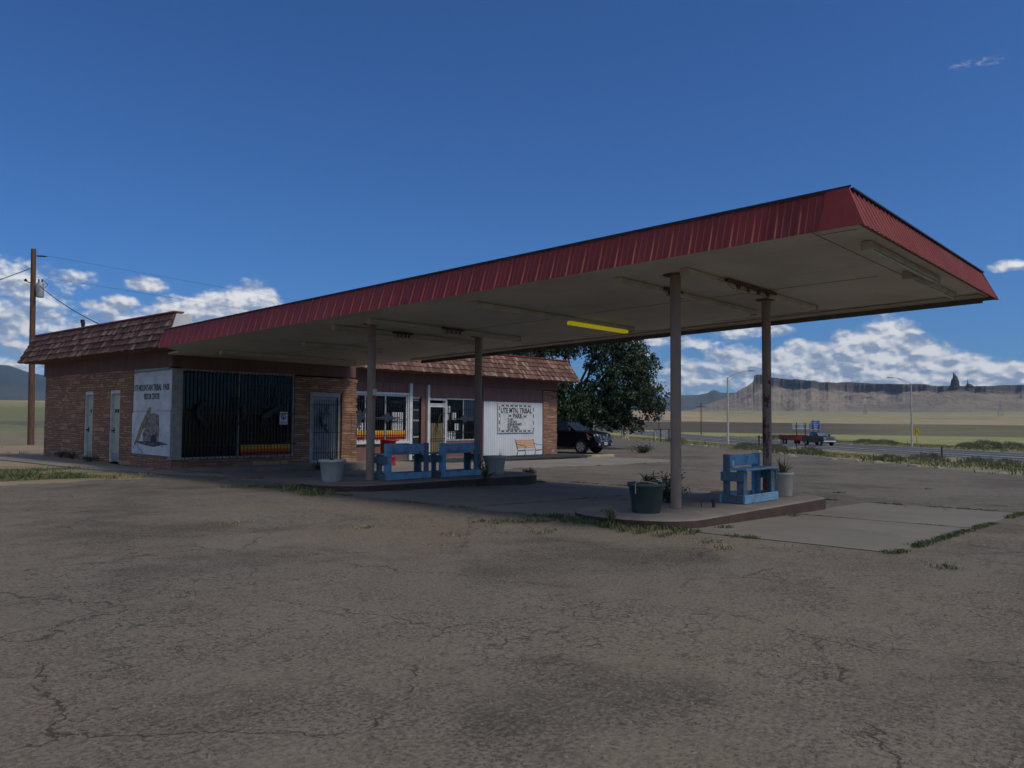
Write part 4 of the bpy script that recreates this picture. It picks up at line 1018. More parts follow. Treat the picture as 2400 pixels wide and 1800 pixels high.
# roof slab and soffit
def slabpoly(name, mat, ins, z0, z1, ye=YE+.85):
    m = MB(); P = [(xl(Y0)+ins, Y0+ins), (xr(Y0)-ins, Y0+ins), (xr(20.)-ins, 20.), (18.2, ye), (11.3+ins, ye), (11.2+ins, 22.72), (xl(YL)+ins, YL)]
    m.add([(x, y, zs(y)+z0) for x, y in P]+[(x, y, zs(y)+z1) for x, y in P], [(0,6,5,4,3,2,1), (7,8,9,10,11,12,13)]+[(i, (i+1) % 7, (i+1) % 7+7, i+7) for i in range(7)])
    return m.build(name, mat, can)
slabpoly('soffit', 'soffit', .12, 0., .05); slabpoly('roof_deck', 'roof_gravel', .25, .051, .42)
def sbox(x0, x1, y0, y1, z0=-.004, z1=-.0005):
    m = MB(); m.hexa([(x0,y0,zs(y0)+z0),(x1,y0,zs(y0)+z0),(x1,y1,zs(y1)+z0),(x0,y1,zs(y1)+z0),(x0,y0,zs(y0)+z1),(x1,y0,zs(y0)+z1),(x1,y1,zs(y1)+z1),(x0,y1,zs(y1)+z1)]); m.build('seam', 'rust', can)
sbox(13.62, 13.635, 4.1, 9.9); sbox(13.70, 13.712, 10.1, 17.2); sbox(13.78, 13.79, 17.5, 22.4)
sbox(9.95, 17.2, 3.78, 3.79); sbox(10.2, 10.21, 3.3, 3.8)
for x, y, l in ((17.0,6.0,2.6),(17.15,10.3,2.2),(17.3,13.2,1.2),(17.45,15.2,1.6),(17.6,17.4,.8),(16.2,15.6,.5),(15.6,18.0,.7)): sbox(x-.28, x-.258, y, y+l)
# cream edge board, grey back fascia and gutter lip on the right side
for y0, y1 in ((3.25,9.0),(9.003,14.2),(14.203,19.9)):
    m = MB(); m.hexa([(xr(y0)-.72,y0,zs(y0)-.03),(xr(y0)-.27,y0,zs(y0)-.03),(xr(y1)-.27,y1,zs(y1)-.03),(xr(y1)-.72,y1,zs(y1)-.03),(xr(y0)-.72,y0,zs(y0)-.006),(xr(y0)-.27,y0,zs(y0)-.006),(xr(y1)-.27,y1,zs(y1)-.006),(xr(y1)-.72,y1,zs(y1)-.006)])
    m.build('edge_board', 'trim_cream', can)
sheet_fascia('fascia_panel', (xr(Y0+.02), Y0+.02), (xr(20.), 20.), (-IN, 0), .61, 'fascia_grey', .02, False, -.055, m0=IN+.06)
m = MB(); n = 110; vs = []
for i in range(n+1):
    y = Y0+.2+(19.9-Y0-.2)*i/n; x = xr(y)-.235+(.012 if i % 4 < 1 else 0); vs += [(x, y, zs(y)-.125), (x, y, zs(y)-.002)]
m.add(vs, [(2*i, 2*i+2, 2*i+3, 2*i+1) for i in range(n)]); m.build('fascia_lining', 'fascia_grey', can)
# posts
posts = [('A',11.49,14.18,.0),('B',14.9,14.15,.0),('C',11.22,6.40,.0),('D',14.6,6.40,.0)]
for nme, x, y, s in posts:
    q = MB(); q.tube([(x,y,.03),(x,y,1.6),(x,y,zs(y)-.012)], .083 if nme in 'CD' else .092, 24)
    p = q.build('post', 'col_rust' if nme == 'D' else 'col_tan', can)
    q = MB(); q.lathe([(.09,-.012),(.19,-.011),(.21,-.002)], (x,y,zs(y)), 20); q.build('post_plate', 'rust', p)
    q = MB(); q.lathe([(.086,.10),(.12,.098),(.125,.085)], (x,y,.012 if nme in 'AC' else -.01), 20); q.build('base_collar', 'rust', p)
    if nme == 'A':
        q = MB(); q.box(x-.03, x+.05, y-.14, y-.093, 1.98, 2.12); q.build('switch_box', 'white_paint', p)
        q = MB(); q.box(x-.015, x+.06, y-.135, y-.093, 1.90, 1.975); q.build('red_tag', 'barrel_red', p)
# fluorescent fixtures
def fixture(x0, x1, y, lab, tubes=True, broken=None, yel=None, w=.12, h=.085):
    t = thing('light_fixture', lab, 'light fixture', (0,0,0), 0, 'fluorescent fixtures under the canopy')
    z = zs(y)-.006; q = MB(); q.box(x0, x1, y-w/2, y+w/2, z-h, z); bevel(q.build('housing', 'fixture', t), .006)
    for a_ in (x0-.02, x1-.03): q = MB(); q.box(a_, a_+.05, y-w/2-.012, y+w/2+.012, z-h-.035, z-.002); q.build('end_cap', 'fixture', t)
    if tubes:
        q = MB(); q.tube([(x0+.05,y-.03,z-h-.022),(x1-.05,y-.03,z-h-.022)], .014, 8); q.build('tube', 'tube_dead', t)
    if broken:
        q = MB(); a, b = broken; q.box(a, b, y-w/2-.07, y-w/2-.015, z-h*.6, z-.01)
        rr = random.Random(int(y*10)); pts = [(a+(b-a)*i/9, y-w/2-.05+.03*rr.uniform(-1,1), z-.10-.05*abs(sin(i))) for i in range(10)]; q.tube(pts, .006, 5)
        for i in range(4): q.box(a+(b-a)*(.2+.2*i), a+(b-a)*(.25+.2*i), y-w/2-.06, y-w/2-.03, z-.12, z-.06)
        q.build('broken_ballast', 'rust', t)
    if yel:
        q = MB(); q.box(yel[0], yel[1], y-w/2-.005, y+w/2+.005, z-h-.075, z-h-.001); bevel(q.build('cover', 'yellow_tube', t), .012)
    return t
fixture(10.95, 14.3, 3.42, 'double fluorescent fixture under the outer end of the canopy, near corner', True)
fixture(13.5, 16.3, 3.62, 'fluorescent strip under the outer canopy end, nearer the far corner')
fixture(10.84, 16.0, 6.02, 'long fluorescent fixture with hanging broken ballast just outside the two outer posts', False, (12.0, 13.9))
fixture(10.75, 15.7, 7.15, 'long fluorescent fixture just inside the two outer posts', False, (12.0, 12.6))
fixture(10.83, 16.2, 10.4, 'fluorescent fixture with the bright yellow cover', False, None, (13.75, 15.95))
fixture(10.86, 15.7, 13.5, 'long fluorescent fixture just outside the posts of the inner island', True, (12.9, 13.6))
fixture(10.95, 15.4, 14.86, 'long fluorescent fixture just inside the posts of the inner island', True, (12.6, 13.2))
fixture(12.40, 15.0, 18.1, 'short fluorescent fixture between the inner island and the building')
fixture(11.96, 16.7, 21.5, 'fluorescent strip under the canopy closest to the shop window')
# ------------------------------------------------------------------ signs on the building
t = thing('visitor_sign', 'tall peeling white board lettered VISITOR CENTER beside the corner shop window', 'sign', (WX-.03, 24.93, 0))
m = MB(); xx = 0
m.prism([(1.27,.33),(1.30,1.60),(1.235,1.60),(1.22,2.86),(-1.30,2.90),(-1.30,1.72),(-1.24,1.70),(-1.26,.30)], 'x', -.022, 0)
m.build('board', 'peeling_board', t)
m = MB(); m.box(-.0245, -.0225, -1.28, 1.28, 1.655, 1.668); m.build('joint', 'ink', t)
text('UTE MOUNTAIN TRIBAL  PARK', .27, 'ink', t, (-.024, .02, 2.30), 'L', .64, .005, space=1.0)
text('VISITOR CENTER', .25, 'ink', t, (-.024, -.02, 2.03), 'L', .56, .005)
m = MB(); m.prism([(0.064,1.80),(-0.0256,1.78),(0.0256,1.62),(0.192,1.40),(0.32,1.20),(0.576,1.02),(0.794,.72),(0.998,.62),(1.18,.45),(1.08,.66),(0.922,.86),(0.768,1.1),(0.614,1.3),(0.384,1.5),(0.23,1.72)], 'x', -.026, -.0235); m.build('painted_cliff', 'paint_tan', t)
m = MB(); m.prism([(0.384,1.10),(0.435,1.52),(0.256,1.58),(-0.282,1.60),(-0.538,1.54),(-0.589,1.1),(-0.538,.74),(0.486,.74),(0.538,.95)], 'x', -.0285, -.0265); m.build('painted_ruin', 'paint_grey', t)
m = MB(); m.prism([(-0.0256,.70),(-0.0512,.86),(-0.205,.96),(-0.384,.90),(-0.435,.70)], 'x', -.031, -.0290); m.build('painted_doorway', 'ink', t)
m = MB(); m.prism([(0.96,.70),(0.384,.735),(-0.64,.735),(-1.18,.66),(-0.704,.62),(-0.256,.56),(0.384,.60),(0.704,.64)], 'x', -.0285, -.0265)
m.build('painted_shadow', 'paint_shadow', t)
m = MB(); m.tube([(-.027,.86,.62),(-.027,.84,.52),(-.027,.66,.46),(-.027,.5,.36)], .008, 4); m.build('painted_crack', 'ink', t)

t = thing('park_sign', 'white board with black bow-tie border lettered UTE MTN. TRIBAL PARK on corrugated wall', 'sign', (30.76, RY-.07, 1.54))
m = MB(); m.box(-1.40, 1.40, 0, .03, -.72, .72); bevel(m.build('board', 'white_paint', t), .008)
m = MB(); 
def bow(x, z, w, h, rot=False):
    if not rot:
        m.prism([(x-w,z+h),(x-w*.35,z+h*.55),(x,z+h*.15),(x+w*.35,z+h*.55),(x+w,z+h),(x+w*.6,z),(x+w,z-h),(x+w*.35,z-h*.55),(x,z-h*.15),(x-w*.35,z-h*.55),(x-w,z-h),(x-w*.6,z)][::1] if False else [(x-w,z+h),(x,z+h*.3),(x+w,z+h),(x+w*.45,z),(x+w,z-h),(x,z-h*.3),(x-w,z-h),(x-w*.45,z)], 'y', -.004, -.0005)
    else: m.prism([(x-w,z+h),(x-w*.3,z),(x-w,z-h),(x,z-h*.45),(x+w,z-h),(x+w*.3,z),(x+w,z+h),(x,z+h*.45)], 'y', -.004, -.0005)
for i in range(7):
    bow(-1.05+.335*i, .63, .15, .085)
    bow(-1.05+.335*i, -.63, .145, .075)
for j in range(4):
    bow(-1.30, .50-.345*j, .062, .12, True); bow(1.30, .47-.345*j, .062, .12, True)
bow(-.52, .13, .15, .085); bow(.64, .11, .15, .085)
m.build('border_pattern', 'ink', t)
text('UTE MTN. TRIBAL', .36, 'ink', t, (-.02, -.002, .27), 'F', .83, .010)
text('PARK', .33, 'ink', t, (.06, -.002, .01), 'F', .92, .010)
for i, s_ in enumerate(('TOURS', 'TOUR INFO', 'MUSEUM EXHIBITS', 'SOFT DRINKS', 'ARTS & CRAFTS')):
    text(s_, .155, 'ink', t, (-.70, -.002, -.10-.122*i), 'F', .86, .004, 'LEFT')

# steel cut-outs on the window bars
def cutout(polys, axis_y, cx, cz, sc, lab, mat='iron_black', flip=1, tubes=(), grp='steel figures on the window bars'):
    m = MB()
    for P_ in polys: m.prism([(cx+flip*x*sc, cz+z*sc) for x, z in P_], 'y', axis_y-.010, axis_y)
    for pts, rr in tubes: m.tube([(cx+flip*x*sc, axis_y-.006, cz+z*sc) for x, z in pts], rr*sc, 6)
    tag(m.build('steel_cutout', mat), lab, 'wall ornament', grp)
def arcpoly(cx, cz, r0, r1, a0, a1, n=12):
    o_ = [(cx+r0*cos(radians(a0+(a1-a0)*i/n)), cz+r0*sin(radians(a0+(a1-a0)*i/n))) for i in range(n+1)]
    i_ = [(cx+r1*cos(radians(a1+(a0-a1)*i/n)), cz+r1*sin(radians(a1+(a0-a1)*i/n))) for i in range(n+1)]
    return o_+i_
FL = ([arcpoly(.25,0,.62,.40,110,262), [(.02,.52),(.30,.62),(.36,.48),(.22,.36),(.05,.38)], [(-.05,-.55),(.14,-.60),(.24,-.86),(.18,-.90),(.06,-.70)], [(.05,-.52),(.34,-.72),(.44,-.98),(.36,-.98),(.22,-.78),(-.02,-.64)]],
      [(((.28,.52),(.55,.36)), .025), (((.12,.60),(.05,.82),(.16,.94)), .022), (((.2,.62),(.22,.86),(.34,.96)), .022), (((.28,.62),(.40,.80),(.36,.92)), .022), (((-.10,.10),(.16,.06),(.34,.42)), .03)])
cutout(FL[0], FY-.13, 12.52, 1.64, .52, 'thin curved steel flute player on the left half of the dark shop window', tubes=FL[1])
cutout(FL[0], FY-.13, 13.86, 1.66, .50, 'stout curved steel flute player over the shop window mullion', flip=-1, tubes=FL[1]+[(((0,.1),(-.12,-.25),(0,-.5)), .14)])
cutout(FL[0], FY-.075, 17.06, 1.42, .50, 'blue-black steel flute player on the bars of the grey door', 'iron_blue', tubes=FL[1]+[(((-.22,.2),(-.26,-.1),(-.12,-.42)), .10), (((-.2,-.4),(.2,-.35)), .11)])
LZ = [[(-.75,-.15),(-.45,.12),(0,.30),(.38,.55),(.55,.42),(.35,.12),(-.1,-.12),(-.5,-.35),(-.72,-.32)]]
cutout(LZ, FY-.13, 14.95, 1.60, .50, 'steel lizard with a ring-shaped tail on the right half of the dark shop window', tubes=[(tuple((.42+.36*cos(a*pi/9-1.9), .82+.34*sin(a*pi/9-1.9)) for a in range(0, 17)), .035), (((-.45,-.2),(-.35,-.6),(-.15,-.65)), .04), (((-.6,-.25),(-.62,-.55),(-.8,-.6)), .035), (((.1,.1),(.30,-.25),(.22,-.45)), .04), (((.25,.15),(.5,-.1),(.52,-.35)), .035), (((-.2,.2),(-.45,.45),(-.6,.42)), .035)])
SP = [[(-.95,.03),(-.4,.05),(-.30,.14),(-.2,.06),(-.12,.22),(0,.30),(.14,.22),(.22,.08),(.36,.12),(.42,.05),(.9,.03),(.9,-.03),(.42,-.05),(.36,-.12),(.22,-.08),(.12,-.2),(0,-.22),(-.12,-.18),(-.2,-.06),(-.3,-.1),(-.4,-.05),(-.95,-.03)]]
cutout(SP, RY-.10, 22.35, 1.52, .78, 'blue-black steel sun spear across the middle of the display window', 'iron_blue', grp='steel sun spears on the right wing')
cutout(SP, RY-.10, 27.02, 1.50, .78, 'blue-black steel sun spear on the window between door and corrugated wall', 'iron_blue', grp='steel sun spears on the right wing')
cutout([[(-.35,.5),(-.2,.2),(-.1,.35),(.05,.1),(.25,.45),(.35,.3),(.22,-.05),(.3,-.2),(.05,-.2),(-.1,-.55),(-.32,-.6),(-.2,-.3),(-.42,-.05),(-.3,.15)]], RY-.10, 20.98, 1.62, .72, 'blue-black steel antlered figure in the narrow pane beside the stone corner', 'iron_blue')
cutout([[(.1,.7),(.3,.5),(.05,.1),(-.05,-.2),(-.2,-.3),(-.1,.1),(0,.4)]], RY-.085, 25.33, 1.3, .5, 'thin steel figure on the bars of the plywood door', 'iron_black', tubes=[(((.1,.6),(.35,.8)), .03), (((-.1,-.2),(-.2,-.7),(0,-.9),(.2,-.7)), .03)])

# ------------------------------------------------------------------ blue plank benches
def bench(L, lab, name='blue_bench', D=.46):
    t = thing(name, lab, 'bench', (0,0,0), 0, 'blue-painted plank benches on the pump islands')
    th = .038
    m = MB(); m.box(0, L, 0, th, 0, .14); m.build('base_board', 'bench_blue', t)
    m = MB(); m.box(0, L, D-th, D, 0, .14); m.build('base_board', 'bench_blue', t)
    for x in (0, L-th): m = MB(); m.box(x+.002, x+th-.002, th+.001, D-th-.001, 0, .137); m.build('base_end', 'bench_worn', t)
    m = MB(); m.box(th+.001, L-th-.001, th+.14, D-th-.001, .02, .045); m.build('floor_board', 'bench_blue', t)
    for x in (.045, L-.045-.135):
        m = MB(); m.box(x, x+.135, .045, .085, .046, .54); m.box(x+(.0 if x < .5 else .097), x+(.038 if x < .5 else .135), .086, .17, .046, .54)
        m.build('leg', 'bench_worn', t)
        m = MB(); m.box(x, x+.135, D-.085, D-.045, .046, .80); m.box(x+(.0 if x < .5 else .097), x+(.038 if x < .5 else .135), D-.16, D-.086, .046, .80)
        m.build('back_post', 'bench_worn' if x < .5 else 'bench_blue', t)
    for x in (.004, L-.042): m = MB(); m.box(x, x+.037, .02, D-.02, .36, .515); m.build('side_rail', 'bench_worn', t)
    m = MB(); m.box(.02, L-.02, -.02, .16, .541, .575); m.box(.02, L-.02, .165, D-.16, .541, .573); m.build('seat', 'bench_blue', t)
    m = MB(); m.box(.06, L-.06, D-.122, D-.0865, .60, .785); m.box(.182, L-.182, D-.0845, D-.047, .62, .775); m.build('backrest', 'bench_blue', t)
    for c in t.children: bevel(c, .004)
    return t
b0 = bench(1.27, 'single blue bench on the outer island with a drink can on its seat')
b0.location = (12.50, 5.86, .105); b0.rotation_euler = (0,0,radians(-1))
b1 = bench(1.34, 'left one of the two blue benches on the inner island, beside the first post')
b1.location = (12.96, 14.23, .115); b1.rotation_euler = (0,0,pi)
b2 = dup(b1, (14.56, 14.18, .105), pi+radians(1), 'right one of the two blue benches on the inner island, weeds growing before it')
m = MB(); m.lathe([(.001,0),(.030,0),(.033,.01),(.033,.105),(.028,.118),(.001,.119)], (12.72, 6.19, .678), 14)
tag(m.build('drink_can', 'alloy'), 'small metal can standing on the seat of the single blue bench', 'can')
# stub pipes
for x, y, h, w in ((11.62,6.18,.10,.010), (11.72,6.02,.12,.026)):
    q = MB(); q.tube([(x,y,.10),(x,y,.10+h)], w, 8)
    if w > .02: q.tube([(x,y,.10+h-.03),(x,y,.10+h)], w*1.5, 8)
    tag(q.build('stub_pipe', 'iron_blue'), 'thin short rusty stub sticking up from the outer island' if w < .02 else 'thicker capped stub pipe on the outer island left of the blue bench', 'pipe stub')

# ------------------------------------------------------------------ planters
def blades(m, c, n, L, w, spread, rr, droop=.3, thick=True, up=.2):
    for i in range(n):
        a = rr.uniform(0, 2*pi); ln = L*rr.uniform(.55, 1.05); lean = rr.uniform(.08, spread); ww = w*rr.uniform(.7, 1.1)
        dx, dy = cos(a), sin(a); px, py = -dy, dx; pts = []; N = 6
        for j in range(N+1):
            s = j/N; ang = lean+droop*s*s*lean*2
            rad_ = ln*s*sin(min(ang, 2.6)); h = ln*s*cos(min(ang, 2.6))
            pts.append((c[0]+dx*(rad_+.02), c[1]+dy*(rad_+.02), c[2]+h, ww*(1-s)**.7*(.75+.5*s)))
        vs = []
        for (x, y, z, q) in pts: vs += [(x-px*q, y-py*q, z+q*.5), (x, y, z-q*.25), (x+px*q, y+py*q, z+q*.5)]
        fs = []
        for j in range(N): b_ = 3*j; fs += [(b_, b_+1, b_+4, b_+3), (b_+1, b_+2, b_+5, b_+4)]
        m.add(vs, fs, True)
def pot(name, lab, x, y, z, rad_, h, mat, rim=.02, ribs=False, taper=.74):
    t = thing(name, lab, 'planter', (x, y, z), 0)
    m = MB(); rb = rad_*taper; n = 64 if ribs else 32
    m.lathe([(.001,0),(rb,0),(rb+.01,.015),(rad_*.965,h*.86),(rad_,h*.87),(rad_+rim,h*.875),(rad_+rim,h),(rad_-.015,h),(rad_-.03,h*.85),(.001,h*.85)], (0,0,0), n, .022 if ribs else 0, 1 if ribs else 0)
    m.build('tub', mat, t)
    m = MB(); m.lathe([(.001,h*.865),(rad_-.03,h*.855)], (0,0,0), 20); m.build('soil', 'soil', t)
    return t
R1 = random.Random(11)
pot('plant_pot', 'wide dirty white tub at the left end of the inner island', 10.62, 14.38, .115, .27, .47, 'pot_white')
pot('plant_pot', 'cream ribbed tub at the right end of the inner island beyond the benches', 15.22, 13.85, .085, .275, .465, 'pot_cream', .02, True)
pot('plant_pot', 'big dark green tub at the left end of the outer island', 10.32, 6.38, .112, .262, .435, 'pot_green', .018)
pot('plant_pot', 'narrow cream ribbed tub behind the single blue bench', 14.62, 6.12, .085, .185, .44, 'pot_cream', .008, True, .86)
def plant(name, lab, c, n, L, w, spread, mat, droop=.3):
    m = MB(); blades(m, c, n, L, w, spread, R1, droop); tag(m.build(name, mat, fix=False), lab, 'plant')
plant('agave', 'sparse grey-green agave leaves in the dirty white tub', (10.62,14.38,.50), 9, .34, .022, .75, 'agave')
plant('agave', 'few thin upright leaves in the cream tub at the far end of the inner island', (15.30,13.8,.46), 6, .30, .012, .45, 'agave')
plant('agave', 'collapsed drooping dark agave in the big green tub', (10.32,6.38,.49), 16, .30, .028, 1.5, 'leaf_shrub', 1.1)
plant('yucca', 'dense olive spiky yucca in the narrow cream tub', (14.62,6.12,.46), 34, .40, .016, .85, 'yucca', .15)
m = MB(); c = (10.32,6.38,.50)
for pts in ([(-.02,-.05,0),(.0,-.08,.16),(.06,-.09,.20)],[(.06,-.09,.22),(.10,-.06,.08),(.12,-.02,.0)],[(-.05,0,0),(-.02,.02,.12),(.05,.02,.17),(.08,.0,.02)],[(.02,-.05,.0),(.05,-.02,.09),(.14,.0,.10)]):
    m.tube([(c[0]+p[0],c[1]+p[1],c[2]+p[2]) for p in pts], [.008]+[.006]*(len(pts)-1), 5)
tag(m.build('dry_stalk', 'dry_leaf'), 'bent dry flower stalks sticking out of the green tub', 'dry stalk')
m = MB(); pts = []
for i in range(14):
    t_ = i/13; a = radians(255-75*min(t_*1.6, 1)); q = .235+.055*sst(t_, .35, .7); z = .435+.03*sin(t_*3.1) if t_ < .6 else .455-.16*((t_-.6)/.4)**1.3
    pts.append((10.32+cos(a)*q, 6.38+sin(a)*q, .112+z))
m.tube(pts, .009, 6); tag(m.build('hose_end', 'trim_cream'), 'pale loop of hose hanging over the rim of the green tub', 'hose')

# red barrel
t = thing('oil_barrel', 'bright red steel barrel with a loose lid behind the left inner-island bench', 'barrel', (19.75, 23.35, -.245))
m = MB(); R_ = .285
m.lathe([(.001,0),(R_+.012,0),(R_+.012,.02),(R_,.035),(R_,.28),(R_+.014,.295),(R_+.014,.305),(R_,.32),(R_,.58),(R_+.014,.595),(R_+.014,.605),(R_,.62),(R_,.85),(R_+.012,.865),(R_+.012,.885),(.001,.885)], (0,0,0), 36)
m.build('drum', 'barrel_red', t)
m = MB(); m.lathe([(.001,.905),(R_+.04,.895),(R_+.05,.90),(R_+.05,.935),(R_+.02,.945),(.001,.955)], (.03,-.02,0), 36); m.build('lid', 'barrel_red', t)

# slatted garden bench with iron ends
t = thing('garden_bench', 'slatted wooden bench with curled black iron ends against the white corrugated wall', 'bench', (29.62, 25.0, -.405))
W_ = 1.32
m = MB()
for i in range(4): y = .02+.105*i; m.box(.0, W_, y, y+.085, .425-.010*i, .45-.010*i)
m.build('seat_slats', 'wood_slats', t)
m = MB()
for i in range(5):
    z = .50+.085*i; y = .455+.035*i
    m.hexa([(0,y,z),(W_,y,z),(W_,y+.022,z),(0,y+.022,z),(0,y+.026,z+.070),(W_,y+.026,z+.070),(W_,y+.048,z+.070),(0,y+.048,z+.070)])
m.build('back_slats', 'wood_slats', t)
for x in (-.012, W_+.012):
    m = MB()
    m.tube([(x,.66,.93),(x,.62,.90),(x,.54,.66),(x,.47,.44),(x,.44,.38),(x,.52,.14),(x,.58,.0)], .017, 7)
    m.tube([(x,.02,.0),(x,.04,.16),(x,-.03,.30),(x,.0,.415),(x,.10,.42),(x,.25,.39),(x,.44,.39)], .017, 7)
    m.tube([(x,.58,.78),(x,.48,.70),(x,.25,.66),(x,.06,.66),(x,-.02,.62),(x,-.02,.55),(x,.04,.54)], .013, 7)
    m.tube([(x,.03,.06),(x,.2,.13),(x,.4,.13),(x,.56,.05)], .011, 6); m.tube([(x,.02,.42),(x,.0,.54)], .011, 6)
    m.build('iron_end', 'iron_black', t)
m = MB()
for i in range(7):
    q = R1.uniform(0, 1); m.box(29.05+.12*i, 29.1+.12*i+.05, 26.1+.1*q, 26.2+.1*q, -.41, -.395+.02*q)
tag(m.build('litter', 'dry_leaf'), 'dry litter blown against the foot of the corrugated wall', 'litter', kind='stuff')
# wheel stop
t = MB(); t.prism([(-.12,0),(.12,0),(.09,.14),(-.09,.14)], 'x', 0, 1.9)
o = bevel(t.build('wheel_stop', 'wheel_stop', None, (33.95, 24.6, -.435), radians(-14)), .015); tag(o, 'faded yellow concrete wheel stop in front of the black car', 'wheel stop')
# ------------------------------------------------------------------ vehicles
def wheel(parent, x, y, R_, w, spokes=6, rimr=.66, rim='alloy'):
    m = MB(); s = 1 if y > 0 else -1
    prof = [(rimr*R_,-w/2),(R_*.93,-w/2),(R_,-w/2+.03),(R_,w/2-.03),(R_*.93,w/2),(rimr*R_,w/2)]
    n = 30; vs = []; fs = []
    for (q, b_) in prof:
        for j in range(n): a = 2*pi*j/n; vs.append((q*cos(a), b_, q*sin(a)))
    for i in range(len(prof)-1):
        for j in range(n): fs.append((i*n+j, i*n+(j+1) % n, (i+1)*n+(j+1) % n, (i+1)*n+j))
    m.add(vs, fs, True); ty = m.build('wheel', 'tyre', parent, (x, y, R_))
    m = MB(); r1 = rimr*R_
    for bi, (q0, b0_, q1, b1_) in enumerate( ((r1, w/2-.005, r1*.90, w/2-.005), (r1*.90, w/2-.005, r1*.88, w/2-.10), (r1*.88,w/2-.10,.001,w/2-.10))):
        m.cur = 1 if bi == 2 else 0
        vs = []
        for q, b_ in ((q0,b0_),(q1,b1_)):
            for j in range(n): a = 2*pi*j/n; vs.append((q*cos(a), b_*s, q*sin(a)))
        m.add(vs, [(j, (j+1) % n, (j+1) % n+n, j+n) for j in range(n)], True)
    m.cur = 0
    for kx in range(spokes):
        a = 2*pi*kx/spokes+.3; ca, sa = cos(a), sin(a); px, pz = -sa, ca; h0, h1 = .055*R_/.4, .036*R_/.4
        P_ = []
        for yy in (w/2-.055, w/2-.02):
            P_ += [(ca*.03+px*h0, yy*s, sa*.03+pz*h0), (ca*.03-px*h0, yy*s, sa*.03-pz*h0), (ca*r1*.93-px*h1*1.3, yy*s, sa*r1*.93-pz*h1*1.3), (ca*r1*.93+px*h1*1.3, yy*s, sa*r1*.93+pz*h1*1.3)]
        m.hexa(P_)
    m.build('rim', [rim, 'black'], ty)
def loft(m, secs, close=True):
    """secs: list of rings (same vertex count)"""
    n = len(secs[0]); vs = [p for s_ in secs for p in s_]
    m.add(vs, [(i*n+j, i*n+(j+1) % n, (i+1)*n+(j+1) % n, (i+1)*n+j) for i in range(len(secs)-1) for j in range(n)], True)
    m.add(secs[0], [tuple(range(n))]); m.add(secs[-1], [tuple(range(n))[::-1]])
def body_shell(out, hw, taper_top, zt, zb, name, mat, parent):
    """side outline (x,z) extruded across with rounded shoulders"""
    m = MB(); secs = []
    for yy, k_ in ((-hw, .0), (-hw*.97, 1), (-hw*.5, 1.), (hw*.5, 1.), (hw*.97, 1), (hw, .0)):
        ring = []
        for x, z in out:
            q = .965 if abs(yy) == hw else 1.
            cx = sum(p[0] for p in out)/len(out); cz = (zt+zb)/2
            ring.append((cx+(x-cx)*(q+.015 if q < 1 else 1), yy, cz+(z-cz)*(q if q < 1 else 1)))
        secs.append(ring)
    loft(m, secs); return m.build(name, mat, parent)
def arch(cx, R_, n=9):     # half circle cut from the lower edge, going front to back (decreasing x)
    return [(cx+R_*cos(pi*i/n), .40+R_*sin(pi*i/n)) for i in range(n+1)]
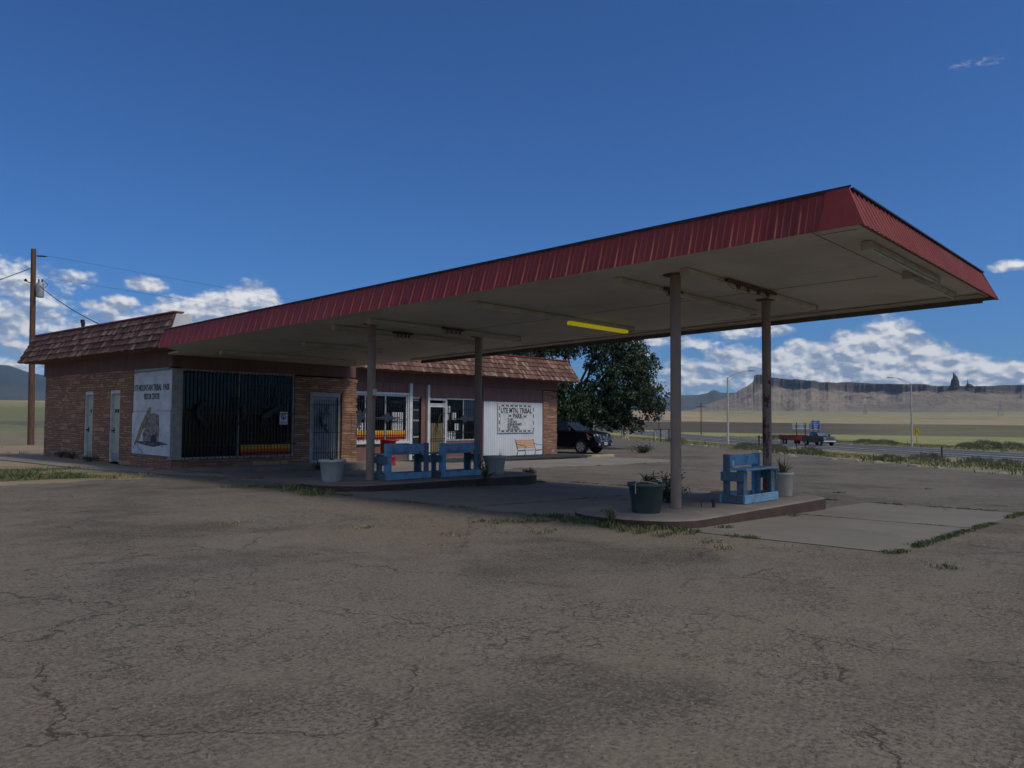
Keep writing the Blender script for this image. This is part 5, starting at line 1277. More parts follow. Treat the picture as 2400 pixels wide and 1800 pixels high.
# --- parked dark SUV; x forward, y left, z up
def suv(loc, rz):
    t = thing('parked_suv', 'black sport utility vehicle parked nose out beside the right end of the building', 'car', loc, rz)
    F_, Rr = 1.60, -1.55
    out = [(2.52,.52),(2.58,.62),(2.60,.78),(2.53,1.00),(2.46,1.14),(2.30,1.20),(1.75,1.27),(1.22,1.30),(.5,1.30),(-1.5,1.31),(-2.55,1.30),(-2.64,1.1),(-2.66,.6),(-2.60,.42)]
    out += [p for p in [(q[0], q[1]) for q in arch(Rr, .47)][::-1]]+[(-.9,.36),(.9,.36)]+[p for p in arch(F_, .47)][::-1]+[(2.3,.36)]
    b = body_shell(out, .99, 0, 1.31, .36, 'body', 'car_dark', t)
    # greenhouse
    m = MB(); G = [(1.18,1.27),(.42,1.80),(.10,1.86),(-1.0,1.885),(-2.0,1.86),(-2.38,1.78),(-2.58,1.29)]
    secs = []
    for yy, q in ((-.90,0),(-.76,1),(.76,1),(.90,0)):
        ring = []
        for x, z in G:
            if q == 0: ring.append((x*.985, yy, 1.28+(z-1.28)*.02))
            else: ring.append((x, yy, z))
        secs.append(ring)
    loft(m, secs); m.build('cabin', 'car_dark', t)
    m = MB()
    m.add([(1.14,-.80,1.315),(1.14,.80,1.315),(.47,.70,1.785),(.47,-.70,1.785)], [(0,1,2,3)]); m.build('windshield', 'car_glass', t, (.012,0,.012))
    for s in (-1, 1):
        def side(xa, xb, xc, xd, nm):
            def P_(x, z): yy = .895-(z-1.29)/(1.86-1.29)*.128; return (x, s*(yy+.012), z)
            q = MB(); q.add([P_(xa,1.335),P_(xb,1.335),P_(xc,1.77),P_(xd,1.77)], [(0,1,2,3)]); q.build(nm, 'car_glass', t)
        side(.92, .02, .02, .38, 'side_window'); side(-.06, -.95, -.95, -.06, 'side_window'); side(-1.05, -2.35, -2.2, -1.05, 'side_window')
        q = MB(); q.box(.78, .95, s*1.00, s*1.20, 1.30, 1.50) if s > 0 else q.box(.78, .95, -1.20, -1.00, 1.30, 1.50); bevel(q.build('mirror', 'car_trim', t), .03, 2)
        q = MB(); a_, b_ = sorted((s*.60, s*.97)); q.hexa([(2.40,a_,.86),(2.54,a_,.84),(2.36,b_,.86) if s > 0 else (2.54,b_,.86),(2.20,b_,.86)] if False else [(2.38,s*.56,.77),(2.585,s*.56,.77),(2.44,s*.975,.80),(2.10,s*.998,.82),(2.36,s*.56,1.13),(2.505,s*.56,1.13),(2.38,s*.965,1.16),(2.00,s*.985,1.17)])
        h = q.build('headlight', 'lens_clear', t)
        q = MB(); q.hexa([(2.06,s*1.001,.94),(2.34,s*.992,.94),(2.36,s*.80,.94),(2.15,s*.80,.94),(1.97,s*.992,1.185),(2.36,s*.975,1.172),(2.36,s*.80,1.172),(2.05,s*.80,1.185)]); q.build('turn_signal', 'lens_amber', h)
        q = MB(); q.box(2.10, 2.2, s*.995-.006, s*.995+.006, .1, .1) 
        q = MB(); q.box(-.85, .85, s*.96-.05, s*.96+.05, .34, .42); q.build('running_board', 'car_trim', t)
        q = MB(); q.tube([(-2.0,s*.66,1.90),(-1.9,s*.67,1.94),(.0,s*.68,1.93),(.1,s*.67,1.88)], .018, 6); q.build('roof_rail', 'car_trim', t)
        wheel(t, F_, s*.86, .40, .26); wheel(t, Rr, s*.86, .40, .26)
        for xx in (-.02, -1.0):
            q = MB(); q.box(xx-.25+.15, xx+.0+.08, s*.985-.02, s*.985+.02, 1.12, 1.16); q.build('door_handle', 'car_trim', t)
    m = MB(); m.hexa([(2.44,-.57,.74),(2.60,-.50,.74),(2.60,.50,.74),(2.44,.57,.74),(2.40,-.58,1.12),(2.52,-.55,1.12),(2.52,.55,1.12),(2.40,.58,1.12)]); g = m.build('grille', 'black', t)
    m = MB()
    for s in (-1, 1): m.hexa([(2.56,s*.26,.75),(2.625,s*.24,.75),(2.625,s*.30,.75),(2.56,s*.32,.75),(2.46,s*.44,1.12),(2.545,s*.42,1.12),(2.545,s*.48,1.12),(2.46,s*.50,1.12)])
    m.box(2.60, 2.625, -.5, .5, .725, .755); m.build('grille_bar', 'grey_metal', g)
    m = MB(); n = 20; ring = [(2.605-.02*sin(2*pi*i/n), .085*cos(2*pi*i/n), .93+.085*sin(2*pi*i/n)) for i in range(n+1)]; m.tube(ring, .016, 6); m.box(2.59, 2.62, -.10, .10, .912, .948); m.build('badge', 'chrome', g)
    m = MB(); m.prism([(2.45,.40),(2.66,.44),(2.70,.56),(2.68,.72),(2.45,.74)], 'y', -.90, .90); bevel(m.build('bumper', 'car_dark', t), .05, 3)
    m = MB(); m.box(2.69, 2.712, -.45, .45, .43, .56); m.build('lower_intake', 'black', t)
    m = MB(); m.box(2.712, 2.722, -.17, .17, .52, .67); pl = m.build('licence_plate', 'paper', t)
    m = MB()
    for i in range(5): m.box(2.7225, 2.7245, -.12+.05*i, -.12+.05*i+.032, .555, .63)
    m.build('plate_marks', 'ink', pl)
    m = MB(); 
    for s in (-1, 1): m.box(2.70, 2.715, s*.72-.06, s*.72+.06, .50, .60)
    m.build('fog_lamp', 'lens_clear', t)
    m = MB(); m.tube([(1.19,-.6,1.315),(1.1,-.1,1.35)], .012, 5); m.build('wiper', 'black', t)
    m = MB(); m.tube([(1.19,.1,1.315),(1.1,.6,1.35)], .012, 5); m.build('wiper', 'black', t)
    return t
suv((38.55, 29.4, -.45), radians(-84))
# --- pickup with long trailer on the highway
HD = radians(232)
def pickup(loc, rz):
    t = thing('pickup_truck', 'dark blue-grey pickup truck with bright chrome grille towing the red trailer', 'pickup truck', loc, rz)
    F_, Rr = 1.95, -1.75
    out = [(2.85,.50),(2.92,.7),(2.90,1.10),(2.82,1.28),(2.2,1.36),(1.35,1.40),(-.85,1.40),(-2.95,1.40),(-3.0,.62),(-2.9,.52)]+arch(Rr,.52)[::-1]+[(-1.1,.46),(1.3,.46)]+arch(F_,.52)[::-1]+[(2.6,.46)]
    body_shell(out, 1.0, 0, 1.4, .46, 'body', 'truck_dark', t)
    m = MB(); G = [(1.35,1.38),(.62,1.90),(.2,1.97),(-.75,1.96),(-.98,1.88),(-1.02,1.38)]; secs = []
    for yy, q in ((-.93,0),(-.78,1),(.78,1),(.93,0)): secs.append([(x, yy, z if q else 1.38+(z-1.38)*.03) for x, z in G])
    loft(m, secs); m.build('cabin', 'truck_dark', t)
    m = MB(); m.add([(1.32,-.82,1.41),(1.32,.82,1.41),(.68,.72,1.87),(.68,-.72,1.87)], [(0,1,2,3)]); m.build('windshield', 'car_glass', t, (.012,0,.012))
    for s in (-1, 1):
        for xa, xb, xc, xd in ((1.08,.25,.25,.58),(.16,-.88,-.84,.16)):
            def P_(x, z): return (x, s*(.94-(z-1.38)/.58*.145+.012), z)
            q = MB(); q.add([P_(xa,1.43),P_(xb,1.43),P_(xc,1.84),P_(xd,1.84)], [(0,1,2,3)]); q.build('side_window', 'car_glass', t)
        q = MB(); q.box(.95, 1.07, min(s*1.0,s*1.26), max(s*1.0,s*1.26), 1.38, 1.66); q.build('mirror', 'car_trim', t)
        wheel(t, F_, s*.88, .42, .28); wheel(t, Rr, s*.88, .42, .34)
        q = MB(); q.hexa([(2.80,s*.66,.98),(2.945,s*.66,.98),(2.90,s*.985,.98),(2.6,s*.995,.98),(2.76,s*.66,1.22),(2.90,s*.66,1.22),(2.86,s*.97,1.22),(2.6,s*.98,1.22)]); q.build('headlight', 'lens_clear', t)
    m = MB(); m.box(-2.96, -1.05, -.86, .86, 1.395, 1.41); m.build('bed_cover', 'black', t)
    m = MB(); m.hexa([(2.84,-.64,.78),(2.95,-.64,.78),(2.95,.64,.78),(2.84,.64,.78),(2.78,-.64,1.26),(2.89,-.64,1.26),(2.89,.64,1.26),(2.78,.64,1.26)]); g = m.build('grille', 'black', t)
    for z, w in ((1.20,.07),(1.05,.05),(.90,.05),(.79,.05)):
        m = MB(); m.box(2.90, 2.975, -.98, .98, z, z+w); m.build('grille_bar', 'chrome', g)
    m = MB(); m.prism([(2.7,.50),(3.02,.52),(3.05,.62),(3.0,.74),(2.7,.74)], 'y', -.97, .97); bevel(m.build('bumper', 'chrome', t), .03, 2)
    return t
pickup((120.75, 45.0, roadz(120.5, 45)+.03), HD)
def trailer(loc, rz):
    t = thing('cargo_trailer', 'long red open-top two-axle trailer behind the pickup truck', 'trailer', loc, rz)
    m = MB(); m.box(-2.6, 2.4, -1.05, 1.05, .62, .74)
    for y in (-1.05, 1.0): m.box(-2.6, 2.4, y, y+.05, .745, 1.42)
    m.box(2.35, 2.4, -1.0, 1.0, .745, 1.5); m.box(-2.6, -2.55, -1.0, 1.0, .745, 1.4); m.build('box', 'trailer_red', t)
    m = MB()
    for i in range(11):
        for y in (-1.09, 1.05): m.box(-2.6+.48*i, -2.53+.48*i, y, y+.04, .75, 1.40)
    m.build('side_posts', 'trailer_red', t)
    m = MB(); m.tube([(2.4,-.7,.6),(3.9,0,.55)], .05, 6); m.tube([(2.4,.7,.6),(3.9,0,.55)], .05, 6); m.tube([(3.2,.0,.55),(3.2,0,.05)], .04, 6); m.build('drawbar', 'black', t)
    for x in (-1.35, -.5):
        for y in (-1.0, 1.0): wheel(t, x, y*1.12, .36, .22, 5, .6)
    for y in (-1.25, 1.07):
        m = MB(); m.box(-1.8, -.05, y, y+.18, .74, .78); m.build('fender', 'black', t)
    return t
trailer((120.75-6.9*cos(HD)*1., 45.0-6.9*sin(HD), roadz(125, 50)+.03), HD)

# ------------------------------------------------------------------ roadside furniture
def street_lamp(x, y, h, side, lab):
    zb = gz(x, y); t = thing('street_lamp', lab, 'street lamp', (x, y, zb), 0, 'tall street lamps along the highway')
    m = MB(); m.tube([(0,0,-.1),(0,0,h*.5),(0,0,h)], [.15,.12,.09], 10); m.build('mast', 'lamp_paint', t)
    dx, dy = side
    pts = [(0,0,h-.05),(dx*.9,dy*.9,h+.45),(dx*1.9,dy*1.9,h+.80),(dx*2.6,dy*2.6,h+.86)]
    m = MB(); m.tube(pts, [.05,.045,.04,.035], 6); m.tube([(0,0,h-.65),(dx*.9,dy*.9,h+.18),(dx*1.9,dy*1.9,h+.74)], .03, 6); m.build('arm', 'lamp_paint', t)
    m = MB(); a = atan2(dy, dx); q = [(-.1,0),(.35,-.13),(.75,-.1),(.85,0),(.75,.1),(.35,.13)]
    P_ = [(dx*2.6+cos(a)*u_-sin(a)*v_, dy*2.6+sin(a)*u_+cos(a)*v_) for u_, v_ in q]
    m.prism(P_, 'z', h+.80, h+.93); m.build('lamp_head', 'galv', t)
    m = MB(); m.box(-.22, .22, -.22, .22, -.3, .08); m.build('footing', 'concrete_walk', t)
rx, ry = .657, -.754
street_lamp(93.0, 45.8, 8.45, (rx, ry), 'street lamp with its arm to the right, seen between the two outer posts')
street_lamp(127.4, 33.9, 9.3, (-rx, -ry), 'street lamp with its arm to the left, beside the yellow diamond sign')
def board_sign(x, y, w, h, z0, z1, mat, lab, name='road_sign', posts=2, rot=None, cat='road sign', group=None, pm_='iron_black'):
    zb = gz(x, y); a = rot if rot is not None else atan2(ry, rx)
    t = thing(name, lab, cat, (x, y, zb), a, group)
    m = MB(); m.box(-w/2, w/2, -.02, .02, z0, z1); m.build('panel', mat, t)
    xs = [0] if posts == 1 else [-w*.26, w*.26]
    for q in xs: m = MB(); m.box(q-.04, q+.04, -.06 if posts > 1 else .022, -.022 if posts > 1 else .08, -.3, z1+(.1 if posts > 1 else -.05)); m.build('post', pm_, t)
    return t
t = board_sign(79.2, 31.25, 1.65, .7, 2.27, 2.82, 'sign_back', 'grey back of a wide road sign on two posts in front of the red trailer')
m = MB(); m.box(-.83, .83, -.045, -.021, 2.72, 2.80); m.box(-.83, .83, -.045, -.021, 2.27, 2.34); m.build('brace', 'white_paint', t)
t = board_sign(135.1, 50.8, 1.55, 1.6, 2.35, 3.85, 'sign_blue', 'blue square guide sign reading COLORADO WELCOME CENTER above the pickup truck', posts=2)
m = MB(); w = .775
m.box(-w,w,-.026,-.0205,3.81,3.85); m.box(-w,w,-.026,-.0205,2.35,2.39); m.box(-w,-w+.04,-.026,-.0205,2.39,3.81); m.box(w-.04,w,-.026,-.0205,2.39,3.81); m.build('border', 'paper', t)
for i, s_ in enumerate(('COLORADO', 'WELCOME', 'CENTER', '29 MILES')): text(s_, .30, 'paper', t, (0, -.03, 3.46-.34*i), 'F', .82, .006, 'CENTER', 'lettering', .002)
t = thing('warning_sign', 'yellow diamond lane-merge warning sign just right of the far street lamp', 'road sign', (130.0, 33.9, gz(130,33.9)), atan2(ry, rx)+.0)
m = MB(); m.prism([(0,1.62),(.62,2.24),(0,2.86),(-.62,2.24)], 'y', -.01, .01); m.build('panel', 'sign_yellow', t)
m = MB(); m.box(-.035,.035,.012,.07,-.3,2.7); m.build('post', 'grey_metal', t)
m = MB(); m.prism([(-.22,1.95),(-.14,1.95),(-.14,2.45),(-.10,2.45),(-.18,2.6),(-.26,2.45),(-.22,2.45)], 'y', -.016, -.0105); m.prism([(.22,1.95),(.30,1.95),(.22,2.2),(.10,2.38),(.10,2.52),(.02,2.52),(.02,2.34),(.14,2.16)], 'y', -.016, -.0105); m.build('symbol', 'ink', t)
board_sign(92.8, 61.2, 1.1, .6, 2.45, 3.1, 'sign_back', 'pale back of a distant road sign below the hanging tree branches, left of the other', posts=1, group='backs of distant road signs')
q = board_sign(96.1, 57.4, .95, .6, 2.7, 3.3, 'sign_back', 'pale back of a distant road sign just left of the nearest canopy post', posts=1, group='backs of distant road signs')
t = board_sign(66.0, 38.8, 1.5, .5, .55, 1.15, 'sign_back', 'low grey panel in a pipe frame left of the nearest canopy post', name='panel_board', posts=2, cat='panel')
m = MB(); m.tube([(-1.0,0,-.2),(-1.0,0,1.2),(1.0,0,1.2),(1.0,0,-.2)], .04, 6); m.build('pipe_frame', 'iron_black', t)
t = thing('rail_gate', 'cream pipe gate post and rail between the triangle frame and the grey panel', 'gate', (68.9, 43.1, gz(69,43)))
m = MB(); a = (-1.3*rx, -1.3*ry); b = (1.3*rx, 1.3*ry); m.tube([(a[0],a[1],-.2),(a[0],a[1],.95),(b[0],b[1],.95),(b[0],b[1],-.2)], .05, 8); m.build('rail', 'gate_cream', t)
t = thing('triangle_gate', 'cream triangular pipe gate frame right of the parked black car', 'gate', (72.1, 46.9, gz(72,47)))
m = MB(); P_ = [(-.2*rx,-.2*ry,.0),(-.2*rx,-.2*ry,1.15),(1.2*rx,1.2*ry,1.0),(-.05*rx,-.05*ry,.1)]; m.tube(P_, .07, 6); m.tube([(-.45*rx,-.45*ry,-.2),(-.45*rx,-.45*ry,.5)], .06, 6); m.build('frame', 'gate_cream', t)
for i, (x, y, h, mt, lab) in enumerate(((68.8,30.9,1.15,'iron_black','dark stake beside the verge left of the rusty far post'),(68.5,16.1,1.35,'iron_black','dark stake standing alone before the highway at the right'),(118.4,32.0,1.1,'grey_metal','thin grey stake beside the far street lamp'),(70.0,50.0,.9,'iron_black','short dark stake behind the parked black car'),(80,52.5,1.1,'iron_black','dark stake between the parked car and the triangle gate'))):
    m = MB(); zb = gz(x, y); m.box(x-.045, x+.045, y-.045, y+.045, zb-.2, zb+h); m.box(x-.05, x+.05, y-.05, y+.05, zb+h-.18, zb+h-.06)
    tag(m.build('marker_post', mt), lab, 'marker post', 'roadside stakes')
x, y = 67.2, 29.7; zb = gz(x, y); m = MB(); m.lathe([(.13,0),(.13,.03),(.09,.05),(.06,.95),(.001,1.0)], (x,y,zb), 12); tag(m.build('road_marker', 'cone_orange'), 'faded orange tube marker beside the rusty far post', 'traffic marker')
# utility poles and wires
t = thing('utility_pole', 'tall brown timber utility pole behind the left end of the building', 'utility pole', (17.52, 53.09, -.1))
m = MB(); lx, ly = 17.19-17.52, 52.68-53.09
m.tube([(0,0,-.3),(lx*.5,ly*.5,5.6),(lx,ly,11.5)], [.19,.165,.14], 12); m.build('pole', 'pole_wood', t)
def lp(s): return Vector((lx*s, ly*s, 11.5*s))
c = lp(.79)+Vector((.42*.657, -.42*.754, 0)); m = MB(); m.lathe([(.001,-.45),(.20,-.45),(.21,-.42),(.21,.36),(.19,.42),(.001,.46)], tuple(c), 18); tr = m.build('transformer', 'galv', t)
m = MB()
for s in (-1, 1): m.lathe([(.04,0),(.055,.05),(.035,.08),(.05,.13),(.02,.2),(.001,.21)], (c.x+.1*s*.657, c.y-.1*s*.754, c.z+.45), 8)
m.tube([tuple(c+Vector((.1,-.1,.6))), tuple(c+Vector((.3,-.3,.3))), tuple(c+Vector((.18,-.2,.1)))], .02, 5); m.build('bushing', 'iron_black', tr)
m = MB(); e = lp(.965); d_ = Vector((.657,-.754,-.05)); m.tube([tuple(e), tuple(e+d_*.85)], .02, 6)
for q in (.28, .42, .58): m.lathe([(.03,-.05),(.09,-.02),(.09,.02),(.03,.05)], tuple(e+d_*q*1.1), 8)
m.build('insulator', 'iron_black', t)
m = MB(); e = lp(.82); m.tube([tuple(e), tuple(e-Vector((.30,-.33,-.18)))], .03, 6); m.lathe([(.03,0),(.07,.03),(.12,.1),(.05,.14),(.001,.2)], tuple(e-Vector((.30,-.33,-.14))), 8); m.build('cutout_fuse', 'iron_black', t)
def wire(p, q, rr, sag, lab, n=24):
    p, q = Vector(p), Vector(q); pts = []
    for i in range(n+1):
        s = i/n; w_ = p.lerp(q, s); w_.z -= sag*4*s*(1-s); pts.append(tuple(w_))
    m = MB(); m.tube(pts, rr, 5); return tag(m.build('overhead_wire', 'iron_black', None), lab, 'wire', 'wires from the timber pole')
wire((17.75,52.1,11.0), (406,142.4,15.1), .007, .4, 'upper overhead wire running right from the top of the timber pole')
wire((17.8,52.1,9.7), (406,142.4,12.0), .007, .4, 'lower overhead wire running right from the timber pole')
wire((17.5,52.4,9.2), (13.6,31.5,4.6), .022, .25, 'thick service cable sloping from the transformer to the roof')
wire((17.2,52.8,10.3), (3.0,26.0,3.0), .022, .1, 'cable sloping down to the left from the timber pole')
t = thing('utility_pole', 'far thin utility pole with one crossarm in front of the blue ridge', 'utility pole', (199.6, 106.1, gz(199.6,106.1)))
m = MB(); m.tube([(0,0,-.5),(0,0,8.6)], [.16,.12], 8); m.build('pole', 'pole_wood', t)
m = MB(); m.box(-1.3, 1.3, -.06, .06, 7.5, 7.66)
o = m.build('crossarm', 'iron_black', t); o.rotation_euler = (0,0,atan2(ry, rx))
def pylon(x, y, h, lab):
    t = tag(bpy.data.objects.new('lattice_pylon', None), lab, 'pylon'); C.objects.link(t); t.location = (x, y, gz(x, y)-1)
    m = MB(); b = h*.16; T = [(-b,-b),(b,-b),(b,b),(-b,b)]
    def P_(i, s): q = T[i % 4]; k_ = 1-.82*min(s/.72, 1); return (q[0]*k_, q[1]*k_, h*s)
    for i in range(4):
        m.tube([P_(i, 0), P_(i, .72), P_(i, 1)], h*.006, 4)
        for s in (0, .18, .36, .54): m.tube([P_(i, s), P_(i+1, s+.18)], h*.004, 3); m.tube([P_(i+1, s), P_(i, s+.18)], h*.004, 3)
    for s in (.72, .86): m.tube([(-h*.22*rx, -h*.22*ry, h*s), (h*.22*rx, h*.22*ry, h*s)], h*.006, 4)
    m.build('frame', 'grey_metal', t)
pylon(1725, 306, 30, 'faint lattice pylon on the plain at the far right')
pylon(1872, 594, 26, 'faint lattice pylon below the mesa left of the far street lamp')
pylon(748, 512, 24, 'faint lattice pylon seen below the hanging tree branches')

# ------------------------------------------------------------------ big tree
def tree():
    rr = random.Random(21); bx, by, bz = 44.2, 33.2, -.5; rt = Vector((.657,-.754,0)); fw = Vector((.754,.657,0)); base = Vector((bx, by, bz))
    t = thing('cottonwood_tree', 'large dark green spreading tree behind the right end of the building', 'tree', (bx, by, bz))
    BL = [(-2.65,7.01,1.74),(-.34,7.46,1.59),(1.98,7.62,1.55),(3.87,6.76,1.4),(1.9,5.9,1.2),(3.44,4.59,1.95),(4.9,3.73,1.4),(5.48,2.72,.87),(2.3,2.85,1.8),(.4,2.69,1.6),(-.88,1.53,1.3),(.86,1.3,1.1),(-1.2,4.4,1.3),(4.19,1.85,.87),(1.5,.75,.64),(4.6,5.76,1.3),(-3.81,6.86,1.01),(-1.5,7.9,1.1),(-1.8,3.0,1.5),(-3.3,4.6,1.6),(-3.4,2.2,1.4),(3.2,2.2,1.0),(.9,4.0,1.1)]
    nodes = []
    for i, (a, h, q) in enumerate(BL):
        for d_ in ((rr.uniform(-1.6, -.2), rr.uniform(.3, 1.8)) if q > 1.2 else (rr.uniform(-.8, .8),)): nodes.append((rt*a+fw*d_+Vector((0,0,h)), q))
    m = MB()
    for s in (0, 1):
        top = Vector((0,0,0))+rt*(-.7+.9*s)+Vector((0,0,2.1)); m.tube([tuple(rt*(-.15+.3*s)), tuple(top*.5+rt*.05), tuple(top)], [.36,.26,.22], 9)
        tips = nodes[s::2]
        for c_, q in tips:
            mid = top.lerp(c_, .5)+Vector((rr.uniform(-.3,.3), rr.uniform(-.3,.3), rr.uniform(.1,.5))); m.tube([tuple(top), tuple(mid), tuple(c_)], [.13,.075,.03], 6)
            for _ in range(4):
                e = c_+Vector([rr.gauss(0,1) for _ in range(3)]).normalized()*q*.85; m.tube([tuple(mid.lerp(c_, .7)), tuple(e)], [.03,.01], 4)
    m.build('trunk', 'bark', t)
    m = MB(); vs = []; fs = []
    for c_, q in nodes:
        nclump = int(52*q*q)
        for _ in range(nclump):
            d_ = Vector([rr.gauss(0,1) for _ in range(3)]).normalized(); rad_ = q*(rr.uniform(.15,1)**.45)*rr.uniform(.8, 1.12)
            cc = c_+Vector((d_.x*rad_, d_.y*rad_, d_.z*rad_*.82)); cl = rr.uniform(.13, .30)
            for _ in range(19):
                p = cc+Vector([rr.gauss(0,.55) for _ in range(3)])*cl; p.z -= rr.uniform(0, .12)
                n = Vector([rr.gauss(0,1) for _ in range(3)]).normalized(); a = n.orthogonal().normalized(); b = n.cross(a); L = rr.uniform(.06,.115); w_ = L*.62
                o = len(vs); vs += [p-a*L, p+b*w_*.9-a*.1*L, p+a*L, p-b*w_*.9-a*.1*L]; fs.append((o, o+1, o+2, o+3))
    m.add([tuple(v) for v in vs], fs); m.build('crown', 'leaf_dark', t, fix=False)
tree()

# ------------------------------------------------------------------ shrubs, weeds, verge
def leafy(name, lab, x, y, z, R_, H, n, mat, seed, cat='shrub', leaf=.018, stems=9, group=None):
    rr = random.Random(seed); t = thing(name, lab, cat, (x, y, z), 0, group)
    m = MB(); lv = MB()
    for i in range(stems):
        a = rr.uniform(0, 2*pi); s_ = rr.uniform(.25, 1); top = Vector((cos(a)*R_*s_, sin(a)*R_*s_, H*rr.uniform(.45, 1)*(1-.35*s_)))
        mid = top*.5+Vector((0,0,H*.1)); m.tube([(0,0,0), tuple(mid), tuple(top)], [.006,.004,.002], 4)
        for k_ in range(n//stems):
            s = rr.uniform(.12, 1.03); p = (Vector((0,0,0)).lerp(mid, s*2) if s < .5 else mid.lerp(top, s*2-1))+Vector([rr.gauss(0, R_*.10) for _ in range(3)])
            nn = Vector([rr.gauss(0,1) for _ in range(3)]).normalized(); q = nn.orthogonal().normalized(); b = nn.cross(q); L = leaf*rr.uniform(.6, 1.3)
            lv.add([p-q*L, p+b*L*.55, p+q*L, p-b*L*.55], [(0,1,2,3)])
    m.build('stems', 'bark', t, fix=False); lv.build('leaves', mat, t, fix=False); return t
leafy('shrub', 'leafy dark shrub growing on the island behind the nearest canopy post', 11.85, 6.85, .10, .46, .62, 1700, 'leaf_shrub', 1, stems=26, leaf=.021)
leafy('shrub', 'small leafy weed in front of the right inner-island bench', 13.98, 13.0, .0, .22, .62, 460, 'leaf_shrub', 2, stems=12, leaf=.018)
leafy('shrub', 'bushy green weed at the right tip of the inner island', 16.75, 14.0, -.13, .22, .36, 700, 'weed', 3, stems=20, leaf=.02)
leafy('shrub', 'tall sparse weed at the left tip of the outer island', 9.35, 6.35, -.01, .16, .40, 240, 'weed', 4, stems=9, leaf=.016)
leafy('shrub', 'dark weed at the foot of the stone wall under the door jamb corner', 15.9, 22.25, -.22, .22, .34, 500, 'leaf_shrub', 5, stems=16, leaf=.022)
leafy('shrub', 'low weed at the left wall farther from the doors', 11.4, 31.6, 0, .25, .28, 350, 'leaf_shrub', 6, stems=14, leaf=.025)
leafy('shrub', 'low weed at the left wall just before the farther narrow door', 11.4, 30.5, 0, .30, .26, 420, 'leaf_shrub', 7, stems=16, leaf=.025)
leafy('shrub', 'low weed spreading between the two narrow doors', 11.35, 28.8, 0, .40, .16, 420, 'leaf_shrub', 8, stems=18, leaf=.025)
leafy('shrub', 'bushy weed beside the right rear of the black car', 41.6, 25.9, -.45, .9, .55, 900, 'leaf_shrub', 9, stems=26, leaf=.05)
# low grass: joints of the slabs, kerb feet, the verge at the left
def tufts(name, lab, pts, mat, seed, h=.07, nb=(5, 12), sp=.05, w=.006, cat='grass'):
    rr = random.Random(seed); vs = []; fs = []
    for (x, y, k_) in pts:
        z = gz(x, y)+.01
        for _ in range(rr.randint(*nb)):
            a = rr.uniform(0, 2*pi); px, py = x+rr.gauss(0, sp), y+rr.gauss(0, sp); H = h*k_*rr.uniform(.4, 1.3); ww = w*(.6+k_*.5)*rr.uniform(.7, 1.6); ln = H*rr.uniform(.2, .9)
            dx, dy = cos(a)*ln, sin(a)*ln; o = len(vs); c_, s_ = cos(a+1.57)*ww, sin(a+1.57)*ww
            vs += [(px-c_,py-s_,z),(px+c_,py+s_,z),(px+dx*.5+c_*.7,py+dy*.5+s_*.7,z+H*.7),(px+dx*.5-c_*.7,py+dy*.5-s_*.7,z+H*.7),(px+dx,py+dy,z+H)]
            fs += [(o,o+1,o+2,o+3),(o+3,o+2,o+4)]
    m = MB(); m.add(vs, fs); return tag(m.build(name, mat, fix=False), lab, cat, kind='stuff')
R2 = random.Random(5)
def along(x0, y0, x1, y1, n, j=.03, k0=.4, k1=1.2, dens=.55):
    out = []
    for i in range(n):
        s = R2.random()
        if nz(s*hypot(x1-x0, y1-y0), x0+y0, 1.3, 2)+.5 < 1-dens: continue
        out.append((x0+(x1-x0)*s+R2.gauss(0, j), y0+(y1-y0)*s+R2.gauss(0, j), R2.uniform(k0, k1)))
    return out
P_ = []
P_ += along(XA-.02, 2.7, XA-.0, 5.6, 150); P_ += along(XA, 5.4, XA, 6.0, 40, .08, .8, 1.8, 1); P_ += along(XA-.02, 7.2, XA-.02, 13.0, 150, .03, .4, 1., .6)
P_ += along(XA, 2.74, XB, 2.74, 420, .025, .4, 1.3, .75); P_ += along(XB, 2.8, XB+.02, 13.3, 330, .04, .4, 1.1, .6)
P_ += along(XM, 2.8, XM, 5.3, 60, .012, .2, .5, .5); P_ += along(XM, 7.1, XM, 13, 60, .012, .2, .5, .35); P_ += along(XA, 9.45, XB, 9.45, 170, .012, .2, .6, .55)
P_ += along(9.0, 5.2, 9.6, 7.6, 160, .12, .6, 2.0, 1); P_ += along(8.4, 7.9, 9.5, 7.0, 90, .1, .5, 1.4, .8); P_ += along(9.3, 5.25, 11.5, 5.2, 60, .05, .4, 1.4, .6)
P_ += along(12.9, 5.3, 13.4, 5.3, 14, .05, .6, 1.4, 1)
tufts('crack_grass', 'thin green grass growing in the joints of the near concrete slabs', P_, 'weed', 1, .036, (8, 16), .03, .004)
P_ = along(9.2, 12.9, 9.9, 15.2, 150, .14, .8, 2.2, 1)+along(10.2, 12.95, 15.5, 12.95, 90, .05, .5, 1.6, .5)+along(9.0, 15.8, 9.6, 15.2, 50, .14, .5, 1.5, .9)+along(16.4, 13.2, 16.8, 15.2, 50, .08, .6, 1.6, 1)
P_ += along(9.8, 18.7, 17, 18.7, 60, .02, .3, .8, .5)+along(11, 22.2, 18, 22.2, 50, .05, .4, 1.2, .5)+along(17.5, 15, 34, 19.2, 0)+along(17.6, 19.2, 35, 19.2, 160, .03, .3, .9, .6)
tufts('kerb_grass', 'weedy green grass along the kerb of the inner island', P_, 'weed', 2, .045, (10, 20), .05, .004)
P_ = []
for i in range(2600):
    x = R2.uniform(2., 9.3); y = 20.35+R2.random()**1.3*4.4+.12*(9-x)
    if y < 24 and x > 8.2+.02*(y-20): continue
    if fbm(x, y, .55, 3.)+.25 > R2.uniform(0, .5)*sst(abs(y-21.6), 0, 3)*1.6: P_.append((x, y, R2.uniform(.5, 1.5)))
